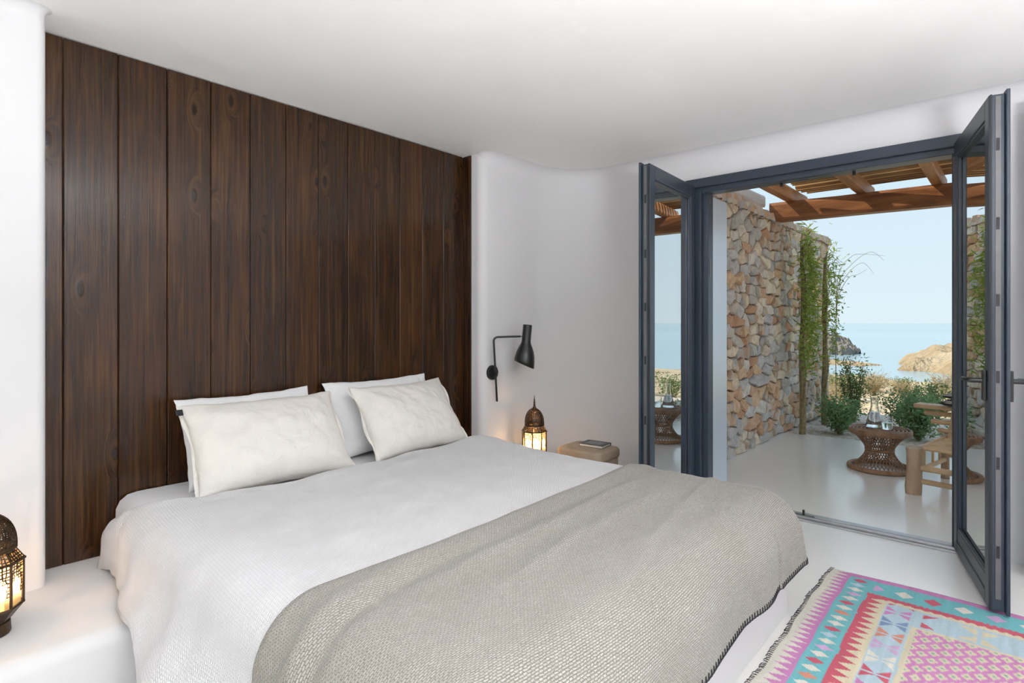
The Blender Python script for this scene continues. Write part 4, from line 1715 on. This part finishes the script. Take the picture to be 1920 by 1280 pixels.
rr = random.Random(21)
cells_ = voronoi_cells(WX0, WX1, 0.0, WT, 0.20, 0.100, rr)
cells_.sort(key=lambda c: c[0][0])
stuff = MB()
cand = [c for c in cells_ if c[0][0] > 5.0]
rest = [c for c in cells_ if c[0][0] <= 5.0]
area = lambda p: abs(sum(p[i][0] * p[(i + 1) % len(p)][1] - p[(i + 1) % len(p)][0] * p[i][1] for i in range(len(p)))) / 2
cand.sort(key=lambda c: -area(c[1]))
rest += cand[298:]
for c, poly in cand[:298]:
    (cx, cz), vs, fs = stone_mesh(poly, rr)
    o = MB().add(vs, fs).build('stone', 'stone', gw)
    o.location = (cx - 6.4, 0.03, cz)
for c, poly in rest:
    (cx, cz), vs, fs = stone_mesh(poly, rr)
    stuff.add([(x + cx - 6.4, y + 0.03, z + cz) for x, y, z in vs], fs)
# loose capping stones and the end face of the wall
for k in range(46):
    x = WX0 + (WX1 - WX0) * (k + rr.uniform(0.2, 0.8)) / 46
    for yy in (0.06, 0.28, 0.45):
        w_, h_ = rr.uniform(0.07, 0.13), rr.uniform(0.03, 0.085)
        pl = [(w_ * math.cos(q) * rr.uniform(0.8, 1.1), 0.10 * math.sin(q) * rr.uniform(0.8, 1.1)) for q in [PI / 4 * i for i in range(8)]]
        vs = [(x - 6.4 + p[0], yy + p[1], WT - 0.10) for p in pl] + [(x - 6.4 + p[0] * 0.8, yy + p[1] * 0.8, WT - 0.06 + h_ * rr.uniform(0.8, 1.1)) for p in pl]
        stuff.add(vs, [(i, (i + 1) % 8, 8 + (i + 1) % 8, 8 + i) for i in range(8)] + [tuple(8 + i for i in range(8))])
for k in range(18):
    for yy in (0.15, 0.30, 0.42):
        z = WT * (k + rr.uniform(0.3, 0.7)) / 18
        h_, w_ = rr.uniform(0.070, 0.085), rr.uniform(0.10, 0.13)
        pl = [(w_ * math.cos(q) * rr.uniform(0.8, 1.1), h_ * math.sin(q) * rr.uniform(0.8, 1.1)) for q in [PI / 4 * i for i in range(8)]]
        ou = rr.uniform(0.0, 0.025)
        vs = [(WX1 - 0.08 - 6.4, yy + p[0], z + p[1]) for p in pl] + [(WX1 - 0.02 + ou - 6.4, yy + p[0] * 0.8, z + p[1] * 0.8) for p in pl]
        stuff.add(vs, [(i, (i + 1) % 8, 8 + (i + 1) % 8, 8 + i) for i in range(8)] + [tuple(8 + i for i in range(8))])
tag(stuff.build('small_stones', 'stone_stuff', gw), kind='stuff')

# ------------------------------------------------------------------ pergola
pg = thing('pergola', 'brown timber pergola with cane roofing resting on the stone garden wall', 'pergola', (5.4, -0.3, 0))


def pbox(name, p0, p1, w, h, mat, bev=0.008, seed=0):
    """hewn timber between two points (axis = centre line)"""
    p0, p1 = Vector(p0), Vector(p1)
    ax = (p1 - p0)
    L = ax.length
    ax.normalize()
    side = ax.cross(Vector((0, 0, 1))).normalized()
    up = side.cross(ax)
    n = 14
    mb = MB()
    vs, fs = [], []
    c = 0.16
    prof = [(-0.5 + c * 0.5, -0.5), (0.5 - c * 0.5, -0.5), (0.5, -0.5 + c), (0.5, 0.5 - c), (0.5 - c * 0.5, 0.5), (-0.5 + c * 0.5, 0.5), (-0.5, 0.5 - c), (-0.5, -0.5 + c)]
    for i in range(n + 1):
        q = p0 + ax * (L * i / n)
        k = 1 + 0.05 * fbm(i * 0.7, seed)
        off = 0.008 * fbm(i * 0.4, seed, 3.0)
        for a_, b_ in prof:
            vs.append(q + side * (a_ * w * k) + up * (b_ * h * k + off) - Vector((5.4, -0.3, 0)))
    m = len(prof)
    for i in range(n):
        for k in range(m):
            fs.append((i * m + k, i * m + (k + 1) % m, (i + 1) * m + (k + 1) % m, (i + 1) * m + k))
    fs.append(tuple(range(m))[::-1])
    fs.append(tuple(n * m + k for k in range(m)))
    mb.add(vs, fs)
    return mb.build(name, mat, pg)


pbox('main_beam', (6.50, 1.98, 2.415), (6.95, -2.6, 2.415), 0.15, 0.20, 'beam', seed=1)
for k, y in enumerate((1.79, 1.15, 0.55, -0.05, -0.65, -1.25, -1.85, -2.45)):
    pbox('rafter', (XO + 0.01, y, 2.575), (6.95, y - 0.02, 2.575), 0.095, 0.12, 'rafter', seed=3 + k)
pbox('rafter', (XO + 0.05, 2.14, 2.56), (6.55, 2.10, 2.56), 0.10, 0.12, 'rafter_grey', seed=30)
pbox('wall_plate', (XO + 0.03, 1.88, 2.46), (XO + 0.03, -2.6, 2.46), 0.05, 0.14, 'beam', seed=44)
pbox('post', (6.93, -2.5, 0.0), (6.93, -2.5, 2.33), 0.14, 0.14, 'beam', seed=50) if False else None
mb = MB().tube([(6.93 - 5.4, -2.2, 0), (6.93 - 5.4, -2.2, 2.33)], 0.075, 10)
mb.build('post', 'beam', pg)
rr = random.Random(5)
x = XO + 0.08
cane_meshes = []
for k in range(6):
    mb = MB()
    pts, rad = [], []
    for i in range(9):
        pts.append((0.004 * fbm(i * 0.9, k), 1.72 - 4.35 * i / 8, 0.006 * fbm(i * 0.6, k + 20)))
        rad.append(0.023 + 0.004 * fbm(i * 0.8, k + 9))
    mb.tube(pts, rad, 7)
    mb.v = [(vx, vy, vz * 1.0) for vx, vy, vz in mb.v]
    me = mb.mesh('cane')
    for p_ in me.polygons:
        p_.use_smooth = True
    me.materials.append(M['cane'])
    cane_meshes.append(me)
i = 0
while x < 6.82:
    o = bpy.data.objects.new('cane', cane_meshes[i % 6])
    COL.objects.link(o)
    o.parent = pg
    o.location = (x - 5.4, 0.3 + rr.uniform(-0.03, 0.03), 2.657 + rr.uniform(-0.004, 0.006))
    o.rotation_euler = (0, rr.uniform(0, 6), 0)
    x += rr.uniform(0.092, 0.112)
    i += 1


# ------------------------------------------------------------------ plants
def leaf_cloud(centres, n, size, rr, aspect=0.35, up=0.3, spread=(0.1, 0.1, 0.1)):
    mb = MB()
    for k in range(n):
        c = rr.choice(centres)
        p = Vector((c[0] + rr.gauss(0, spread[0]), c[1] + rr.gauss(0, spread[1]), max(0.02, c[2] + rr.gauss(0, spread[2]))))
        d = Vector((rr.gauss(0, 1), rr.gauss(0, 1), rr.gauss(up, 0.7))).normalized()
        s = size * rr.uniform(0.6, 1.3)
        w = d.orthogonal().normalized()
        w = Matrix.Rotation(rr.uniform(0, 2 * PI), 3, d) @ w
        nrm = d.cross(w)
        a_ = p
        m_ = p + d * s * 0.5 + nrm * s * 0.06
        e_ = p + d * s
        mb.add([a_, m_ + w * s * aspect * 0.5, e_, m_ - w * s * aspect * 0.5], [(0, 1, 2, 3)])
    return mb


def shrub(label, loc, h, r, leaf, n, size, stems, seed, cat='shrub', aspect=0.35, name='shrub'):
    rr = random.Random(seed)
    t = thing(name, label, cat, loc)
    mb = MB()
    cents = []
    for k in range(stems):
        q = rr.uniform(0, 2 * PI)
        top = Vector((r * rr.uniform(0.2, 0.9) * math.cos(q), r * rr.uniform(0.2, 0.9) * math.sin(q), h * rr.uniform(0.6, 1.0)))
        mid = top * 0.5 + Vector((rr.uniform(-0.03, 0.03), rr.uniform(-0.03, 0.03), 0))
        mb.tube([(0, 0, -0.05), mid, top], [0.008, 0.006, 0.003], 5)
        for s in (0.3, 0.5, 0.7, 0.85, 1.0):
            cents.append(tuple((mid * 2 * s if s < 0.5 else mid.lerp(top, (s - 0.5) * 2))))
    mb.build('stems', 'bark', t)
    tag(leaf_cloud(cents, n, size, rr, aspect, 0.3, (r * 0.24, r * 0.24, h * 0.10)).build('foliage', leaf, t, fix=False), kind='stuff')
    return t


GZ = -0.02
shrub('bushy green shrub at the foot of the climbing stems', (7.20, 1.46, GZ), 0.42, 0.24, 'leaf_green', 1500, 0.055, 12, 1)
shrub('upright dark green shrub standing behind the wicker table carafe', (8.30, 1.52, GZ), 0.74, 0.19, 'leaf_dark', 1500, 0.045, 12, 2)
shrub('low olive shrub between the two green shrubs', (8.15, 0.98, GZ), 0.46, 0.26, 'leaf_dark', 1500, 0.045, 14, 3)
shrub('rounded grey-green shrub behind the wicker table', (7.40, 0.76, GZ), 0.46, 0.27, 'leaf_green', 2200, 0.050, 16, 4)
shrub('small green tuft growing in the gravel beside the log chair', (7.20, 0.42, GZ), 0.20, 0.12, 'leaf_green', 350, 0.045, 6, 5)
rr = random.Random(9)
kinds = [('leaf_dry', 'pale straw tussock of dry grass on the slope'), ('leaf_dark', 'scrubby dark bush on the dry slope'), ('leaf_dry', 'pale straw tussock of dry grass on the slope')]
done = []
k = -1
for tries in range(400):
    if k >= 16:
        break
    x = 9.6 + 9.0 * rr.random()
    y = 0.25 * x * rr.uniform(-0.2, 1.0) - 0.2
    if any(math.hypot(x - q[0], y - q[1]) < 1.05 for q in done):
        continue
    done.append((x, y))
    k += 1
    kd = kinds[k % 3]
    z = height(x, y)
    g = 'dry grass tussocks on the slope' if k % 3 != 1 else 'dark bushes on the slope'
    t = shrub(kd[1], (x, y, z), rr.uniform(0.30, 0.50), rr.uniform(0.25, 0.36), kd[0], 700, 0.06 if k % 3 == 1 else 0.16, 9, 100 + k, 'grass' if k % 3 != 1 else 'bush', 0.35 if k % 3 == 1 else 0.06, 'grass_tussock' if k % 3 != 1 else 'scrub_bush')
    t['group'] = g


def vine(label, x, y, h, seed, nleaf, spread, bend, lo):
    rr = random.Random(seed)
    t = thing('climbing_vine', label, 'vine', (x, y, GZ))
    pts = [(bend * math.sin(k * 0.9) * 0.03 + 0.02 * fbm(k * 0.6, seed), 0.015 * fbm(k * 0.8, seed + 4), h * k / 12) for k in range(13)]
    mb = MB().tube(pts, [0.036 - 0.0016 * k for k in range(13)], 8)
    auto_smooth(mb.build('trunk', 'bark', t))
    mb = MB()
    p2 = [(p[0] + 0.030 * math.cos(k * 1.3), p[1] - 0.020 + 0.012 * math.sin(k * 1.3), p[2]) for k, p in enumerate(pts)]
    mb.tube(p2, 0.011, 6)
    for k in range(16):
        b = pts[rr.randint(5, 12)]
        a_ = rr.uniform(-0.4, PI + 0.4)
        e_ = Vector(b) + Vector((rr.uniform(0.08, 0.30) * math.cos(a_), -rr.uniform(0.02, 0.16), rr.uniform(-0.12, 0.22)))
        mb.tube([b, Vector(b).lerp(e_, 0.5) + Vector((0, 0, 0.04)), e_], [0.005, 0.004, 0.002], 4)
    mb.build('tendrils', 'bark', t)
    cents = [(p[0] + rr.uniform(-0.1, 0.1), p[1] - 0.05 - rr.uniform(0.0, 0.06), p[2]) for p in pts if p[2] > lo for _ in range(4)]
    mb = leaf_cloud(cents, nleaf, 0.095, rr, 0.16, -0.25, spread)
    tag(mb.build('foliage', 'leaf_vine', t, fix=False), kind='stuff')
    return t


vine('tall leafy climbing stem trained up the middle of the stone wall', 6.82, 1.745, 2.08, 3, 1200, (0.13, 0.02, 0.12), 1.0, 0.85)
vine('thin mossy climbing stem at the outer end of the stone wall', 7.78, 1.74, 2.05, 8, 420, (0.12, 0.02, 0.16), -1.0, 0.9)
# bare arching twigs beyond the wall end
tw = thing('bare_twig', 'bare arching twigs reaching past the stone wall end', 'twig', (8.98, 1.86, GZ))
rr = random.Random(2)
mb = MB()
for k in range(4):
    z0 = 1.50 + 0.13 * k + rr.uniform(-0.08, 0.08)
    pts = [(0, 0, 0.0), (-0.03, 0, 1.0), (0.0, -0.02, z0), (0.14 + 0.05 * k, -0.12, z0 + 0.30), (0.30 + 0.09 * k * rr.uniform(0.2, 1.2), -0.20 - 0.07 * k * rr.uniform(0.2, 1.3), z0 + rr.uniform(0.34, 0.5)), (0.42 + 0.1 * k, -0.30 - 0.07 * k * rr.uniform(0.4, 1.3), z0 + rr.uniform(0.25, 0.5))]
    C_ = [Vector(p_) for p_ in pts]
    C_ = [C_[0]] + C_ + [C_[-1]]
    sm = []
    for i_ in range(1, len(C_) - 2):
        for j_ in range(5):
            t_ = j_ / 5
            a0, a1, a2, a3 = C_[i_ - 1:i_ + 3]
            sm.append(0.5 * ((2 * a1) + (a2 - a0) * t_ + (2 * a0 - 5 * a1 + 4 * a2 - a3) * t_ ** 2 + (3 * a1 - a0 - 3 * a2 + a3) * t_ ** 3))
    sm.append(C_[-1])
    mb.tube(sm, [0.006 - 0.0046 * i_ / (len(sm) - 1) for i_ in range(len(sm))], 5)
mb.build('stems', 'bark', tw)
tag(leaf_cloud([(0.0, -0.02, 1.7), (0.06, -0.05, 1.85), (0.05, -0.05, 1.5), (0.03, 0, 1.2), (0.1, -0.1, 1.95)], 90, 0.05, rr, 0.4, 0.2, (0.05, 0.05, 0.12)).build('foliage', 'leaf_dark', tw, fix=False), kind='stuff')

# ------------------------------------------------------------------ wicker table with carafe and tumbler
tbx, tby = 5.62, 0.842
tb = thing('wicker_table', 'round hourglass wicker side table on the patio', 'table', (tbx, tby, 0))
HT = 0.345


def torus(mb, R, z, a_, b_, n=48, m=10):
    return mb.lathe([(R + a_ * math.cos(2 * PI * k / m), z + b_ * math.sin(2 * PI * k / m)) for k in range(m)], n, close=True)


auto_smooth(torus(MB(), 0.218, HT - 0.024, 0.014, 0.024).build('top_rim', 'wicker', tb))
auto_smooth(torus(MB(), 0.222, 0.020, 0.018, 0.020).build('base_ring', 'wicker', tb))
mb = MB()
for R in (0.045, 0.075, 0.105, 0.135, 0.165, 0.190):
    torus(mb, R, HT - 0.010, 0.0065, 0.005, 40, 6)
for k in range(28):
    q = 2 * PI * k / 28
    mb.tube([(0.03 * math.cos(q), 0.03 * math.sin(q), HT - 0.016), (0.215 * math.cos(q), 0.215 * math.sin(q), HT - 0.016)], 0.0035, 5)
mb.lathe([(0.0, HT - 0.004), (0.038, HT - 0.004), (0.04, HT - 0.012), (0.0, HT - 0.012)], 20)
mb.build('woven_top', 'wicker', tb)
for sgn in (1, -1):
    mb = MB()
    for k in range(38):
        q0 = 2 * PI * k / 38
        pts = []
        for i in range(9):
            s = i / 8
            z = 0.025 + (HT - 0.055) * s
            w = (s - 0.47) / 0.53
            R = 0.098 + 0.112 * abs(w) ** 1.55
            q = q0 + sgn * 1.05 * (s - 0.5)
            pts.append((R * math.cos(q), R * math.sin(q), z))
        mb.tube(pts, 0.0038, 5)
    tag(mb.build('woven_strands', 'wicker', tb), kind='stuff')
auto_smooth(torus(MB(), 0.102, 0.168, 0.008, 0.007).build('waist_binding', 'wicker', tb))

cf = thing('carafe', 'clear conical glass carafe half full of water on the wicker table', 'carafe', (tbx + 0.055, tby + 0.045, HT - 0.004))
outer = [(0.0, 0.0), (0.064, 0.0), (0.067, 0.004), (0.066, 0.012), (0.052, 0.075), (0.038, 0.130), (0.029, 0.168), (0.027, 0.190), (0.030, 0.235), (0.032, 0.250)]
inner = [(0.030, 0.250), (0.0285, 0.235), (0.0255, 0.190), (0.0275, 0.168), (0.0365, 0.130), (0.0505, 0.075), (0.0642, 0.012), (0.062, 0.006), (0.0, 0.006)]
auto_smooth(MB().lathe(outer + inner, 36).build('glass_body', 'glass', cf), 60)
auto_smooth(MB().lathe([(0.0, 0.0065), (0.0615, 0.0065), (0.0637, 0.012), (0.0500, 0.075), (0.0362, 0.128), (0.0, 0.128)], 36).build('water', 'water', cf), 40)
gs = thing('tumbler', 'clear water glass standing beside the carafe', 'glass', (tbx + 0.010, tby - 0.052, HT - 0.004))
auto_smooth(MB().lathe([(0.0, 0.0), (0.034, 0.0), (0.036, 0.004), (0.042, 0.055), (0.041, 0.110), (0.0395, 0.110), (0.0402, 0.055), (0.034, 0.008), (0.0, 0.008)], 32).build('glass_body', 'glass', gs), 60)
auto_smooth(MB().lathe([(0.0, 0.0085), (0.0338, 0.0085), (0.0398, 0.055), (0.0, 0.055)], 32).build('water', 'water', gs), 40)

# ------------------------------------------------------------------ log chair
ch = thing('log_chair', 'low rustic log armchair with charcoal cushions beside the wicker table', 'chair', (4.99, 0.535, 0), -0.20)


def pole(nm, pts, r, mat='pole', n=10):
    return auto_smooth(MB().tube(pts, r, n).build(nm, mat, ch), 50)


W_, D_ = 0.66, 0.66       # width along -y, depth along +x
for (x, y) in ((0, 0), (0, -W_)):
    pole('leg', [(x - 0.004, y + 0.004, 0.0), (x - 0.006, y + 0.004, 0.05), (x, y, 0.17), (x + 0.003, y, 0.29), (x - 0.002, y, 0.335)], [0.050, 0.053, 0.048, 0.049, 0.052], 'log', 14)
for (x, y) in ((D_, 0), (D_, -W_)):
    pole('leg', [(x, y, 0.0), (x, y, 0.17), (x, y, 0.34)], [0.030, 0.028, 0.027], 'log', 12)
for y in (0, -W_):
    pole('side_rail', [(0.03, y, 0.305), (0.35, y, 0.313), (D_, y, 0.318)], 0.020)
    pole('side_rail', [(0.03, y, 0.150), (0.35, y, 0.153), (D_, y, 0.15)], 0.018)
    for xx in (0.20, 0.38, 0.53):
        pole('spindle', [(xx, y, 0.15), (xx, y, 0.31)], 0.009, 'pole', 8)
pole('front_rail', [(0, -0.03, 0.192), (0, -W_ + 0.03, 0.192)], 0.021)
pole('front_rail', [(0, -0.03, 0.098), (0, -W_ + 0.03, 0.098)], 0.019)
pole('back_rail', [(D_, -0.01, 0.192), (D_, -W_ + 0.01, 0.192)], 0.021)
for k in range(9):
    xx = 0.06 + 0.07 * k
    pole('seat_slat', [(xx, -0.03, 0.322), (xx, -W_ + 0.03, 0.322)], 0.013, 'pole', 8)
for y in (-0.03, -W_ + 0.03):
    pole('back_upright', [(D_ - 0.02, y, 0.30), (D_ + 0.08, y + 0.0, 0.46), (D_ + 0.11, y, 0.53)], 0.018)
for k, z in enumerate((0.37, 0.43, 0.49)):
    xx = D_ + 0.02 + 0.045 * k
    pole('back_slat', [(xx, 0.05 + 0.06 * k, z), (xx, -W_ - 0.07, z)], 0.020)
crest = MB().box(D_ + 0.06, -W_ - 0.09, 0.525, D_ + 0.20, 0.24, 0.560).build('crest_board', 'pole', ch, bevel=0.010)
for k, (z, w) in enumerate(((0.335, 0.0), (0.42, 0.0))):
    pass
def cushion(label, loc, w, d, h, seed):
    nu = 26
    mb = MB()
    for side in (1, -1):
        P = np.zeros((nu, nu, 3))
        for i in range(nu):
            for j in range(nu):
                u, v = -1 + 2 * i / (nu - 1), -1 + 2 * j / (nu - 1)
                z = side * h / 2 * (max(0, 1 - u ** 6) * max(0, 1 - v ** 6)) ** 0.4
                P[i, j] = (w / 2 * u, d / 2 * v, z + 0.004 * fbm(u * 2 + seed, v * 2, 1.0))
        mb.grid(P if side > 0 else P[::-1])
    o = mb.build('cushion', 'cushion', None, True, fix=True)
    o.location = loc
    o.rotation_euler = (0, 0, -0.20)
    return tag(o, label, 'cushion')


c_, s_ = math.cos(-0.20), math.sin(-0.20)
def chp(x, y):
    return (4.99 + c_ * x - s_ * y, 0.535 + s_ * x + c_ * y)
q = chp(D_ + 0.13, -0.33)
cushion('charcoal canvas cushion lying flat on the chair crest board, lower of two', (q[0], q[1], 0.592), 0.30, 0.74, 0.056, 1.0)
cushion('charcoal canvas cushion lying on top of another on the chair crest board', (q[0], q[1], 0.650), 0.28, 0.72, 0.050, 4.0)
